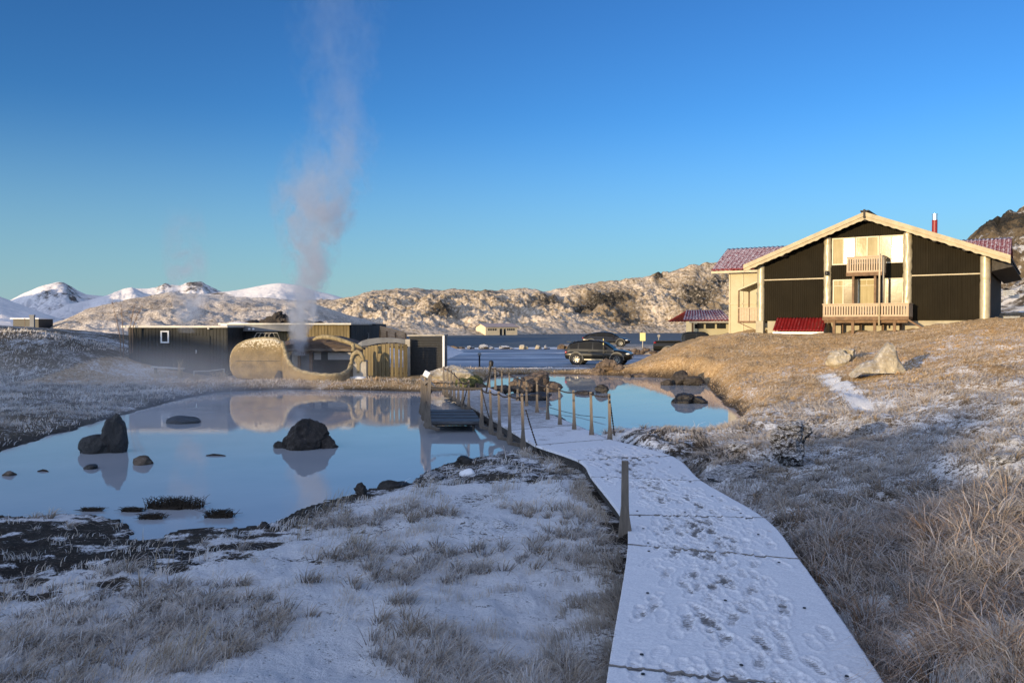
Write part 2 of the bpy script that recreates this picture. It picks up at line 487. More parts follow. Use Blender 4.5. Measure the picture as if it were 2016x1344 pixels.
    M['lamp'] = plain('lamp_clear', (0.75, 0.74, 0.70), 0.1, 0.05, 10, 0.0, spec=0.6)
    M['lamp_red'] = plain('lamp_red', (0.35, 0.02, 0.02), 0.15, 0.05, 10, 0.0, spec=0.6)
    M['carglass'] = plain('car_glass', (0.012, 0.013, 0.014), 0.35, 0.1, 2, 0.0, spec=0.10)
    M['frostroof'] = plain('frosted_paint', (0.20, 0.20, 0.20), 0.6, 0.2, 6, 0.1)
    M['yellow'] = plain('sign_yellow', (0.72, 0.66, 0.28), 0.5, 0.06, 5, 0.0)
    M['hutwall'] = plain('hut_wall', (0.62, 0.52, 0.35), 0.85, 0.1, 1, 0.2)
    M['hutroof'] = plain('hut_roof', (0.36, 0.30, 0.29), 0.7, 0.15, 1, 0.2)
mats()

# ------------------------------------------------------------------ terrain height
pond_px = [(-420, 1010), (-200, 1012), (0, 1016), (60, 1019), (120, 1014), (180, 1013), (235, 1024), (255, 1045), (262, 1062), (320, 1058), (345, 1048), (400, 1041),
           (470, 1040), (532, 1037), (545, 1026), (600, 1006), (645, 986), (700, 972), (765, 958), (815, 950), (828, 930), (880, 915),
           (940, 900), (1000, 893), (1080, 885), (1150, 872), (1215, 862), (1260, 868), (1320, 874), (1370, 872), (1405, 866), (1432, 846),
           (1458, 826), (1450, 806), (1425, 796), (1408, 776), (1392, 757), (1335, 746), (1260, 741), (1170, 738), (1065, 736), (990, 738),
           (960, 746), (930, 758), (900, 768), (830, 771), (700, 768), (560, 766), (430, 772), (350, 786), (290, 803), (200, 827),
           (100, 858), (30, 878), (0, 887), (-120, 925), (-300, 965)]
POND = np.array([onz(x, y, 0.0)[:2] for x, y in pond_px])

def sdf_pond(x, y):
    """positive outside the pond"""
    x = np.asarray(x, float); y = np.asarray(y, float)
    d2 = np.full(x.shape, 1e9); ins = np.zeros(x.shape, bool)
    n = len(POND)
    for i in range(n):
        ax, ay = POND[i]; bx, by = POND[(i + 1) % n]
        ex, ey = bx - ax, by - ay
        t = np.clip(((x - ax) * ex + (y - ay) * ey) / (ex * ex + ey * ey), 0, 1)
        d2 = np.minimum(d2, (x - ax - t * ex) ** 2 + (y - ay - t * ey) ** 2)
        c = ((ay > y) != (by > y)) & (x < (bx - ax) * (y - ay) / (by - ay + 1e-12) + ax)
        ins ^= c
    d = np.sqrt(d2)
    d = np.where(ins, -d, d)
    return d + .14 * fbm(x * 1.1, y * 1.1, 3, 3) + .05 * fbm(x * 5, y * 5, 4, 2)

ctrl = []
for px, py, Y in [(0, 1344, 5.9), (300, 1300, 6.3), (600, 1250, 6.8), (900, 1300, 6.2), (1150, 1250, 6.9), (600, 1100, 9.2), (900, 1050, 10.0), (150, 1150, 8.4),
                  (1100, 1000, 11.6), (1000, 950, 13.6),
                  (2016, 1344, 4.3), (2016, 1150, 6.3), (2016, 1000, 8.6), (2016, 900, 11.2), (2016, 800, 16.0), (2016, 735, 21), (2016, 680, 27), (2016, 632, 40),
                  (1750, 1344, 5.5), (1700, 1200, 6.8), (1600, 1050, 9.3), (1800, 1000, 9.9), (1500, 965, 11.9), (1420, 930, 13.0), (1700, 900, 13.0), (1600, 850, 16.2),
                  (1850, 850, 15), (1700, 800, 19), (1550, 800, 20), (1900, 735, 22), (1950, 695, 26), (1750, 742, 25.5), (1650, 716, 31), (1500, 745, 31),
                  (1560, 700, 37), (1550, 676, 45), (1640, 662, 50), (1480, 662, 47), (1420, 664, 47), (1360, 680, 46), (1300, 705, 46.5), (1262, 720, 46.5),
                  (1500, 657, 55), (1760, 652, 50.5), (1860, 640, 48.5), (1950, 631, 47.5), (2040, 626, 47),
                  (100, 800, 25.5), (200, 775, 29.5), (30, 770, 28.5), (0, 840, 20), (-150, 800, 24), (0, 752, 33), (150, 752, 34), (250, 750, 34.5)]:
    ctrl.append(at(px, py, Y))
for x, y, z in [(0, 0, .55), (4, 1, .8), (-5, 1, .4), (-12, 4, .4), (10, 2, 1.3), (0, -10, .6), (-15, -8, .5), (15, -8, 1.6), (0, -25, .7), (-25, 10, .4), (20, 10, 2.0), (25, 20, 2.6), (30, 35, 3.2),
                (-12, 36, .28), (-7, 37, .28), (-3, 38, .35), (-18, 37.5, .35), (-10, 44, .3), (-18, 44, .35), (-3, 46, .3), (2, 48.5, .13), (5, 47.6, .12), (7.2, 48.3, .14), (4, 49, .12), (6.5, 49.5, .12),
                (-26, 36, .7), (-25, 39, 2.1), (-21.5, 38.5, 1.6), (-24, 42, 2.3), (-32, 42, 2.4), (-30, 37, 1.2), (-38, 36, 1.8), (-30, 60, 2.2), (-18, 60, .6), (-22, 48, 1.2),
                (-10, 60, .3), (18, 66, 2.4), (26, 64, 3.0), (34, 55, 3.2), (34, 70, 3.4), (42, 45, 3.8), (40, 90, 3.4), (-40, 80, 1.2)]:
    ctrl.append((x, y, z))
CT = np.array(ctrl)
def _phi(r2): return 0.5 * r2 * np.log(r2 + 1e-9)
_n = len(CT)
_A = _phi(((CT[:, None, :2] - CT[None, :, :2]) ** 2).sum(-1)) + np.eye(_n) * 2.0
_Pm = np.c_[np.ones(_n), CT[:, :2]]
_K = np.block([[_A, _Pm], [_Pm.T, np.zeros((3, 3))]])
_w = np.linalg.solve(_K, np.r_[CT[:, 2], 0, 0, 0])

def tps(x, y):
    s = _w[_n] + _w[_n + 1] * x + _w[_n + 2] * y
    for k in range(_n):
        s = s + _w[k] * _phi((x - CT[k, 0]) ** 2 + (y - CT[k, 1]) ** 2)
    return s

# the footway's plan: left and right edge points with heights
walk = []
for (l, r, z) in [((1165, 1560), (1850, 1560), .52), ((1199, 1308), (1757, 1369), .50), ((1236, 1071), (1573, 1100), .47), ((1222, 1012), (1503, 1018), .45), ((1165, 938), (1381, 946), .41),
                  ((1139, 905), (1322, 897), .38), ((1055, 876), (1199, 864), .31)]:
    walk.append((Vector(onz(*l, z)), Vector(onz(*r, z))))
walk_poly = np.array([(a.x, a.y) for a, b in walk] + [(b.x, b.y) for a, b in walk][::-1])

def sdf_poly(x, y, Pg):
    d2 = np.full(np.shape(x), 1e9); ins = np.zeros(np.shape(x), bool); n = len(Pg)
    for i in range(n):
        ax, ay = Pg[i]; bx, by = Pg[(i + 1) % n]; ex, ey = bx - ax, by - ay
        t = np.clip(((x - ax) * ex + (y - ay) * ey) / (ex * ex + ey * ey), 0, 1)
        d2 = np.minimum(d2, (x - ax - t * ex) ** 2 + (y - ay - t * ey) ** 2)
        ins ^= ((ay > y) != (by > y)) & (x < (bx - ax) * (y - ay) / (by - ay + 1e-12) + ax)
    return np.where(ins, -1, 1) * np.sqrt(d2)

def lot_mask(x, y):
    """1 where the car park lies"""
    near = 49.6 + 0.02 * x
    east = np.where(y < 60, 8.2 + (y - 50) * 0.55, 14 + (y - 60) * 1.2)
    return sstep(0, 1.2, y - near) * sstep(0, 2.5, x + 7.0) * sstep(0, 3.0, np.minimum(east, 34) - x) * (1 - sstep(88, 90, y))

def height(x, y, fine=True):
    x = np.asarray(x, float); y = np.asarray(y, float)
    d = sdf_pond(x, y)
    g = np.clip(tps(x, y), 0.12, 6.0)
    g = np.where((y < -30) | (np.abs(x) > 55), np.clip(g, .3, 3.5), g)
    # lake basin beyond the car park
    basin = sstep(89, 97, y) * sstep(-42, -30, x - (y - 90) * -0.25)
    far = sstep(110, 160, np.hypot(x, y)) * (1 - basin)
    g = g * (1 - far) + 1.0 * far
    g = g * (1 - basin) - 1.2 * basin
    g = np.where((y > 80) & (x > -25), np.minimum(g, .22), g)
    lot = lot_mask(x, y)
    if fine:
        rr = np.hypot(x, y)
        amp = 0.10 * sstep(0, 1.5, d) * (1 - lot) * (1 - .7 * sstep(43, 46, y) * (1 - sstep(7, 10, x)))
        hum = fbm(x * 0.55, y * 0.55, 0, 4)
        g = g + amp * hum * np.where(x > 2, 2.2, 1.0) + (0.030 + .05 * (1 - sstep(.8, 1.3, np.hypot((x + 5.9) / 3.0, (y - 9.7) / 1.75)))) * fbm(x * 3.1, y * 3.1, 5, 4) * (1 - lot) * (rr < 60)
    g = g * (1 - lot) + 0.14 * lot
    bw = 1.0 + 2.6 * (1 - sstep(-4, 0, x)) * (1 - sstep(13, 17, y))
    bank = sstep(0, bw, d) ** 0.7
    g2 = np.where(d > 0, 0.02 + (g - 0.02) * bank, -np.minimum(0.6, -d * 0.35))
    wd = sdf_poly(x, y, walk_poly)
    lowered = np.minimum(g2, 0.16 + 0.0 * x)
    k = 1 - sstep(0.0, 0.55, wd)
    return np.where(d > 0, g2 * (1 - k) + lowered * k, g2)

TRAIL = np.array([at(px, py, Y)[:2] for px, py, Y in [(1628, 738, 28.5), (1640, 756, 25.5), (1662, 776, 22.5), (1690, 796, 19.8), (1715, 806, 18.4)]])
def trail(x, y):
    d2 = np.full(np.shape(x), 1e9)
    for (ax, ay), (bx, by) in zip(TRAIL[:-1], TRAIL[1:]):
        ex, ey = bx - ax, by - ay; t = np.clip(((x - ax) * ex + (y - ay) * ey) / (ex * ex + ey * ey), 0, 1)
        d2 = np.minimum(d2, (x - ax - t * ex) ** 2 + (y - ay - t * ey) ** 2)
    return np.exp(-d2 / .16)

def masks(x, y):
    """snow, peat and sunlit-gold amounts by place"""
    d = sdf_pond(x, y)
    n = fbm(x * 0.25, y * 0.25, 2, 4)
    snow = np.full(x.shape, 0.70)
    right = sstep(0.3, 2.0, x - (1.6 + 0.04 * y)) * sstep(-5, 2, y) * (y < 70)
    snow = snow * (1 - right) + (0.52 - .26 * (1 - sstep(8, 12, y)) - .12 * sstep(17, 24, y)) * right
    sunlit_gold = right * sstep(13, 27, y) * 0.9  # sunlight painted in: ground and blades turn golden on the lit slope
    farbank = sstep(31, 34, y) * (1 - sstep(48, 49.5, y)) * (x > -20) * (x < 12)
    sunlit_gold = np.maximum(sunlit_gold, farbank * 0.85); snow = snow * (1 - farbank) + 0.22 * farbank
    g2 = sunlit_gold * sstep(30, 42, y) * right
    snow = snow * (1 - g2) + 0.20 * g2
    tr = trail(x, y)
    snow = np.maximum(snow, .95 * tr); sunlit_gold = sunlit_gold * (1 - .8 * tr)
    left = (x < -5) & (y > 13) & (y < 36)
    snow = np.where(left, 0.30 + 0.1 * n, snow)
    emb = (x < -12) & (y > 34)
    snow = np.where(emb, 0.37 + .12 * n, snow)
    mud = (1 - sstep(0.75, 1.15, np.hypot((x + 5.9) / 3.0, (y - 9.7) / 1.75) + 0.75 * fbm(x * 1.2, y * 1.6, 9, 4)))
    mud = np.maximum(mud, (1 - sstep(0.1, 0.5, np.abs(d) + 0.25 * n)) * 0.9)
    under = 1 - sstep(-0.1, 0.35, sdf_poly(x, y, walk_poly) + 0.2 * n)
    under = np.maximum(under, ((x > -1.5) & (x < 4) & (y > 13.5) & (y < 17.5)) * 0.7)
    mud = np.clip(np.maximum(mud, under * 0.9), 0, 1)
    snow = snow * (1 - 0.80 * mud * (1 - .6 * sstep(0, .35, fbm(x * 1.9, y * 2.6, 7, 3)))) + 0.12 * n
    sunlit_gold = np.clip(sunlit_gold + 0.25 * n * (sunlit_gold > .05), 0, 1)
    return np.clip(snow, 0, 1), mud, sunlit_gold

def ground():
    fine = np.linspace(R(-43), R(43), 900)
    coarse = np.linspace(R(43), R(360 - 43), 110)[1:-1]
    th = np.concatenate([fine, coarse])
    r = np.concatenate([[0.05], np.geomspace(0.8, 130, 620), np.geomspace(140, 9000, 24)])
    RR, TH = np.meshgrid(r, th, indexing='ij')
    X = RR * np.sin(TH); Y = RR * np.cos(TH)
    Z = height(X, Y)
    s, m_, g = masks(X, Y)
    V = np.stack([X, Y, Z], -1).reshape(-1, 3)
    o = fast_mesh('ground', V, grid_faces(len(r), len(th), True)[:, ::-1], M['ground'], {'mask': np.stack([s, m_, g], -1).reshape(-1, 3)})
    tag(o, 'snowy frosted ground of grass and peat round the pond', 'ground', kind='structure')
ground()

def flat_sheet(name, pts, z, m, label, cat):
    mb = MB(); mb.add([(p[0], p[1], z) for p in pts], [tuple(range(len(pts)))])
    o = mb.build(name, m); o.data.polygons[0].flip() if o.data.polygons[0].normal.z < 0 else None
    return tag(o, label, cat, kind='structure')

hull = np.array([(-16, 11), (-16, 8), (-3, 8), (2, 10), (8, 15), (9, 24), (11, 47), (0, 49), (-8, 38), (-20, 34), (-22, 20)])
flat_sheet('pond_water', hull, 0.0, M['pond'], 'milky blue geothermal pond reflecting the sky', 'pond')
flat_sheet('lake_water', [(-70, 88), (60, 88), (160, 90), (700, 700), (300, 900), (-120, 500)], 0.02, M['lake'], 'dark blue lake beyond the car park', 'lake')

def lot():
    nx, ny = 60, 60
    ys = np.linspace(50.0, 88.6, ny)
    rows = []
    for y in ys:
        east = 9.4 + (y - 50) * 0.55 if y < 60 else 15 + (y - 60) * 1.2
        rows.append([(x, y + 0.02 * x, 0.16) for x in np.linspace(-6.6, min(east, 33), nx)])
    mb = MB(); mb.grid(rows)
    tag(mb.build('parking_lot', M['asphalt']), 'icy blue asphalt car park with swept snow tracks', 'car park', kind='structure')
lot()

# ------------------------------------------------------------------ hills
def hill(name, crest, foot_d, back_d, mname, label, ncol=220, nrow=60, amp=1.0, nscale=0.02, snow=0.6, rock=None, foot_z=-0.6, seed=0.0, cre=0.35, prof=1.0):
    """crest: (px, py, distance); a full ridge with front and back slopes"""
    cr = np.array(crest, float)
    px = np.linspace(cr[0, 0], cr[-1, 0], ncol)
    py = np.interp(px, cr[:, 0], cr[:, 1]); dc = np.interp(px, cr[:, 0], cr[:, 2])
    k = np.ones(5) / 5
    pys = np.convolve(np.pad(py, 2, 'edge'), k, 'valid')
    s = np.concatenate([np.linspace(0, 1, nrow), 1 + np.linspace(0, 1, nrow // 2)[1:]])
    a = (px - 1008) / F
    zc = EYE + (640 - pys) / F * dc
    fd = np.interp(px, [q[0] for q in foot_d], [q[1] for q in foot_d]) if isinstance(foot_d, list) else np.full(ncol, float(foot_d))
    bd = dc + back_d
    Yd = np.where(s[:, None] <= 1, fd + (dc - fd) * s[:, None], dc + (bd - dc) * (s[:, None] - 1))
    h = np.where(s <= 1, s ** prof * (1 - 0.25 * np.sin(np.pi * s)) , 0.5 + 0.5 * np.cos(np.pi * np.clip(s - 1, 0, 1)))[:, None]
    X = a[None, :] * Yd
    Z = foot_z + (zc - foot_z)[None, :] * h
    env = np.where(s <= 1, np.minimum(1, s * 3) * (1 - (1 - cre) * sstep(0.75, 1, s)), cre + 0.4 * (s - 1))[:, None]
    nz = fbm(X * nscale + seed, Yd * nscale, seed, 7, 0.62)
    Z = Z + amp * env * nz * np.clip((zc - foot_z)[None, :] / (np.max(zc - foot_z) * 0.4), 0, 1)
    sn = snow + 0.25 * fbm(X * nscale * 0.5, Yd * nscale * 0.5, seed + 4, 3)
    rk = np.zeros_like(X)
    if rock:
        for (qx, qs, rx, rs, st) in rock:
            e = ((px[None, :] - qx) / rx) ** 2 + ((s[:, None] - qs) / rs) ** 2
            rk = np.maximum(rk, st * np.exp(-e))
        sn = sn - 0.62 * rk
        Z = Z + amp * 0.9 * rk * np.abs(fbm(X * nscale * 4, Yd * nscale * 4, seed + 9, 4))
    V = np.stack([X, Yd, Z], -1).reshape(-1, 3)
    o = fast_mesh(name, V, grid_faces(len(s), ncol), M[mname], {'mask': np.stack([np.clip(sn, 0, 1), rk, 0 * rk], -1).reshape(-1, 3)})
    return tag(o, label, 'hill', kind='structure')

hill('snowy_hill', [(-500, 655, 90), (-100, 658, 95), (55, 655, 100), (110, 634, 104), (180, 606, 108), (260, 587, 112), (330, 579, 115), (430, 581, 118), (520, 586, 120), (620, 599, 122), (700, 625, 124), (780, 652, 126)],
     [(-500, 60), (55, 62), (400, 60), (780, 75)], 60, 'hill_near', 'pale snow-dusted grassy hill behind the dark spa building', 320, 90, amp=1.0, nscale=0.12, snow=0.62, seed=1.3, foot_z=0.2)
hill('lava_hill', [(380, 640, 300), (520, 606, 310), (610, 588, 320), (680, 582, 325), (750, 573, 330), (860, 571, 340), (930, 567, 340), (1000, 571, 345), (1080, 573, 350), (1150, 563, 355), (1220, 552, 360), (1300, 536, 365), (1400, 520, 370), (1500, 512, 380), (1650, 520, 390), (1800, 560, 400), (2000, 610, 400)],
     [(380, 180), (700, 195), (935, 215), (1100, 250), (1300, 285), (2000, 300)], 200, 'hill_mid', 'snow and lava covered hill across the lake', 900, 170, amp=5.5, nscale=0.035, snow=0.53, seed=5.1,
     rock=[(1180, .72, 75, .16, .95), (1080, .78, 45, .09, .7), (870, .42, 30, .10, .75), (1230, .45, 55, .35, .6), (1370, .6, 70, .4, .75), (1420, .75, 60, .2, .7), (960, .95, 30, .05, .5), (1295, .97, 12, .06, .8)], prof=0.9)
hill('snow_ridge', [(330, 600, 760), (400, 580, 770), (470, 570, 780), (520, 561, 780), (550, 557, 780), (590, 563, 780), (620, 572, 780), (655, 580, 780), (720, 600, 780), (760, 615, 780)],
     520, 400, 'hill_far', 'smooth white sunlit ridge behind the nearer hill', 160, 50, amp=4, cre=.15, nscale=0.02, snow=0.62, seed=2.2)
hill('snow_mountain', [(-250, 600, 2500), (-60, 606, 2500), (20, 590, 2500), (50, 575, 2500), (80, 564, 2500), (115, 555, 2500), (128, 557, 2500), (150, 571, 2500), (172, 580, 2500), (215, 583, 2500), (260, 590, 2500), (330, 600, 2500), (420, 612, 2500)],
     1500, 1400, 'hill_far', 'sunlit white peak far off at the left', 240, 70, amp=26, cre=.12, nscale=0.006, snow=0.60, seed=7.7, rock=[(90, .8, 25, .15, .5), (140, .85, 18, .12, .6)])
hill('rocky_plateau', [(150, 600, 3600), (215, 582, 3600), (248, 570, 3600), (262, 567, 3600), (290, 568, 3600), (308, 566, 3600), (318, 561, 3600), (340, 561, 3600), (358, 562, 3600), (370, 557, 3600), (398, 557, 3600), (420, 567, 3600), (460, 585, 3600), (540, 600, 3600)],
     2600, 1500, 'hill_far', 'distant blue-grey plateau with rocky steps', 240, 60, amp=30, nscale=0.004, snow=0.55, seed=3.9, rock=[(390, 1.0, 34, .25, .6), (325, 1.0, 22, .2, .45)], cre=0.1)
hill('shaded_mountain', [(-1500, 430, 1500), (-900, 420, 1450), (-500, 470, 1400), (-250, 520, 1350), (-100, 558, 1300), (0, 585, 1250), (50, 604, 1200), (90, 618, 1150), (140, 634, 1150), (200, 650, 1150)],
     700, 900, 'hill_far', 'blue shaded snow slope at the left edge', 240, 60, amp=16, nscale=0.006, snow=0.85, seed=8.8)
hill('shaded_ridge', [(60, 640, 1500), (95, 622, 1500), (130, 603, 1550), (180, 592, 1600), (215, 583, 1600), (240, 570, 1650), (262, 566, 1650), (285, 578, 1650), (330, 588, 1650), (400, 600, 1650)],
     1250, 600, 'hill_far', 'low snow ridge between the peak and the nearer hill', 160, 50, amp=12, nscale=0.006, snow=0.75, seed=6.1)
hill('heath_mountain', [(1700, 640, 230), (1850, 555, 225), (1895, 478, 220), (1915, 461, 220), (1950, 437, 220), (1985, 421, 220), (2020, 404, 220), (2100, 365, 225), (2250, 310, 235), (2500, 300, 240), (2900, 420, 240), (3400, 600, 240)],
     [(1700, 110), (3400, 70)], 160, 'hill_side', 'steep brown heath mountain rising behind the house', 320, 120, amp=5.0, nscale=0.06, snow=0.40, seed=4.4, foot_z=2.5,
     rock=[(1960, .92, 60, .10, .9), (2040, .85, 60, .18, .8), (2010, .35, 40, .06, .3)], prof=0.9)

# ridge behind the photographer; the low sun comes over it
SUN_AZ = R(41.4); SUN_EL = R(5.5)
sh = np.array([-math.sin(SUN_AZ), -math.cos(SUN_AZ)]); wv = np.array([math.cos(SUN_AZ), -math.sin(SUN_AZ)])
def back_ridge():
    prof = [(-150, 2.4), (-110, 2.6), (-90, 2.8), (-64, 3.0), (-47, 3.25), (-43.5, 3.66), (-41, 4.3), (-39, 3.86), (-36.8, 3.4), (-35.2, 2.05), (-30, 1.95), (-25, 2.05), (-20, 2.25), (-14, 2.2), (-10, 1.9), (-8, 1.75), (-6.6, 1.7), (-5.4, 1.95), (-4.6, 2.5), (-4.0, 2.9), (-3.3, 2.9), (-2.6, 1.5), (-1, 1.28), (2, 1.45), (6, 2.6), (15, 5), (40, 6.5), (90, 6)]
    v = np.linspace(-150, 90, 700); t = np.linspace(38, 130, 60)
    E = np.interp(v, [p[0] for p in prof], [p[1] for p in prof])
    E = np.convolve(np.pad(E, 2, 'edge'), np.ones(5) / 5, 'valid')
    T0 = 70.0
    H = E + math.tan(SUN_EL) * T0 + 0.24 * fbm(v * 0.9, 0 * v, 1, 6, .6)
    VV, TT = np.meshgrid(v, t, indexing='ij')
    base = 0.2
    fall = np.where(TT < T0, sstep(38, T0, TT), 1 - 0.8 * sstep(T0, 130, TT))
    Z = base + (H[:, None] - base) * fall + 0.0
    X = TT * sh[0] + VV * wv[0]; Y = TT * sh[1] + VV * wv[1]
    V = np.stack([X, Y, Z], -1).reshape(-1, 3)
    o = fast_mesh('hillside', V, grid_faces(len(v), len(t)), M['hill_near'], {'mask': np.tile(np.array([[0.6, 0, 0]]), (len(V), 1))})
    tag(o, 'snowy hillside behind the viewpoint that shades the pond', 'hill', kind='structure')
back_ridge()

# ------------------------------------------------------------------ snowy footway
def gz(x, y):
    return float(height(np.array([x]), np.array([y]))[0])

prints = []
def make_prints():
    for k in range(760):
        t = rng.uniform(0, 1) ** 0.9 * 5.6
        i = min(int(t), len(walk) - 2); f = t - i
        a = walk[i][0].lerp(walk[i + 1][0], f); b = walk[i][1].lerp(walk[i + 1][1], f)
        s = np.clip(rng.normal(0.5, 0.19), 0.1, 0.9)
        p = a.lerp(b, s)
        d = (walk[i + 1][0] + walk[i + 1][1] - walk[i][0] - walk[i][1]).normalized()
        ang = math.atan2(d.y, d.x) + rng.normal(0, 0.22) + (math.pi if rng.random() < 0.45 else 0)
        prints.append((p.x, p.y, ang, rng.uniform(0.9, 1.12), rng.choice([0.4, 0.7, 1.15], p=[.45, .4, .15])))
make_prints()

def stamp(X, Y):
    cov = np.ones_like(X); dz = np.zeros_like(X)
    for (px, py, a, sc, st) in prints:
        sel = (np.abs(X - px) < 0.3) & (np.abs(Y - py) < 0.3)
        if not sel.any(): continue
        dx = X[sel] - px; dy = Y[sel] - py
        u = (dx * math.cos(a) + dy * math.sin(a)) / sc; v = (-dx * math.sin(a) + dy * math.cos(a)) / sc
        e = np.minimum(np.hypot((u - 0.055) / 0.115, v / 0.054), np.hypot((u + 0.095) / 0.062, v / 0.042))
        ins = 1 - sstep(0.82, 1.02, e)
        rim = np.exp(-((e - 1.12) / 0.16) ** 2)
        tread = 0.5 + 0.5 * np.sin(u * 2 * math.pi / 0.034)
        cov[sel] -= st * (0.13 * ins + 0.26 * ins * tread) - 0.06 * rim
        dz[sel] += -0.007 * ins * (0.5 + st) + 0.006 * rim + 0.003 * ins * tread
    return np.clip(cov, 0.0, 1.2), np.clip(dz, -0.013, 0.012)

def board_sheet(name, L0, R0, L1, R1, res, parent, cov_f=None, thick=0.045, printed=True, curve=None):
    w = (R0 - L0).length; l = (L1 - L0).length
    nu = max(6, int(w / res)); nv = max(6, int(l / res))
    u = np.concatenate([[0], np.linspace(0, 1, nu), [1]]); gp = .008 / l; v = np.concatenate([[gp], np.linspace(gp, 1 - gp, nv), [1 - gp]])
    UU, VV = np.meshgrid(u, v, indexing='xy')
    def lerp3(k): return (L0[k] * (1 - UU) + R0[k] * UU) * (1 - VV) + (L1[k] * (1 - UU) + R1[k] * UU) * VV
    X, Y, Z = lerp3(0), lerp3(1), lerp3(2)
    if curve:   # edges follow a smooth line through the corners
        def cr(k, q):
            a, b, c, d = [np.array(w_[q]) for w_ in curve]; f = VV[:, :1]
            return .5 * (2 * b[k] + (c[k] - a[k]) * f + (2 * a[k] - 5 * b[k] + 4 * c[k] - d[k]) * f ** 2 + (-a[k] + 3 * b[k] - 3 * c[k] + d[k]) * f ** 3)
        X = cr(0, 0) * (1 - UU) + cr(0, 1) * UU; Y = cr(1, 0) * (1 - UU) + cr(1, 1) * UU
    if printed:
        cov, dz = stamp(X, Y)
    else:
        cov, dz = np.ones_like(X), np.zeros_like(X)
    n = fbm(X * 2.2, Y * 2.2, 1, 4)
    mid = 1 - np.abs(UU - 0.5) * 2
    cov = cov - 0.34 * mid * (0.5 + n) + 0.1 * n
    edge = np.minimum(np.minimum(UU, 1 - UU) * w, np.minimum(VV, 1 - VV) * l)
    cov = cov - 0.35 * (1 - sstep(0, 0.03, edge))
    cov = cov - 1.3 * (1 - sstep(0.008, 0.026, np.minimum(VV, 1 - VV) * l + .008 * n))
    if cov_f is not None: cov = cov * cov_f(UU, VV, n)
    Z = Z + dz + 0.004 * fbm(X * 6, Y * 6, 3, 3) + 0.0022 * fbm(X * 26, Y * 26, 6, 2)
    Z[0, :] -= thick; Z[-1, :] -= thick; Z[:, 0] -= thick; Z[:, -1] -= thick
    V = np.stack([X, Y, Z], -1).reshape(-1, 3)
    o = fast_mesh(name, V, grid_faces(len(v), len(u)), M['boards'], {'cover': cov.reshape(-1)})
    o.parent = parent; o.matrix_parent_inverse = pmat(parent).inverted()
    return o

def footway():
    c = (walk[1][0] + walk[1][1]) / 2
    t = thing('boardwalk', (c.x, c.y, 0.15), 'snow-covered plywood boardwalk full of shoe prints running up from the foreground', 'boardwalk')
    for i in range(len(walk) - 1):
        L0, R0 = walk[i]; L1, R1 = walk[i + 1]
        nx_ = walk[i + 2] if i + 2 < len(walk) else (L1 + (L1 - L0), R1 + (R1 - R0)); pv_ = walk[i - 1] if i else (L0 - (L1 - L0), R0 - (R1 - R0))
        o = board_sheet('board_panel', L0, R0, L1, R1, 0.012 if i < 4 else 0.02, t, curve=(pv_, walk[i], walk[i + 1], nx_))
        for s in ([0.13, 0.5, 0.87] if i < 4 else [0.15, 0.85]):
            for f in (0.07, 0.5, 0.93):
                if rng.random() < 0.12: continue
                p = L0.lerp(R0, s + rng.normal(0, 0.01)).lerp(L1.lerp(R1, s), f)
                sub(MB().lathe([(0.0, 0.006), (0.013, 0.006), (0.015, 0.0)], (p.x, p.y, p.z + 0.006), n=6), 'screw', M['bolt'], o)
    e = MB()
    for k in range(2):
        for i in range(len(walk) - 1):
            a = walk[i][k].copy(); b_ = walk[i + 1][k].copy()
            inn = (walk[i][1 - k] - walk[i][k]).normalized() * 0.10
            e.bar(a + inn + Vector((0, 0, -.13)), b_ + inn + Vector((0, 0, -.13)), 0.06, 0.15)
    for i in range(1, len(walk)):
        a, b_ = walk[i]
        e.bar(a.lerp(b_, .08) + Vector((0, 0, -.24)), a.lerp(b_, .92) + Vector((0, 0, -.24)), 0.09, 0.07)
    e.build('joist_frame', M['beam'], t)
    # single post bolted to the left edge
    base = Vector(onz(1230, 1048, 0.44)); Y = base.y
    top = Vector(at(1232, 906, Y))
    p = MB()
    q = base.copy(); q.z -= 0.06
    h = top.z - q.z
    pr = [(-.075, 0), (.075, .09), (.05, .24), (.042, .34), (.036, h), (-.036, h), (-.042, .36), (-.062, .18)]
    p.prism([(q.x + a, q.y - .03, q.z + z) for a, z in pr], (0, 0, 0), (0, .045, 0))
    p.build('post', M['post'], t, bevel=0.006)
footway()

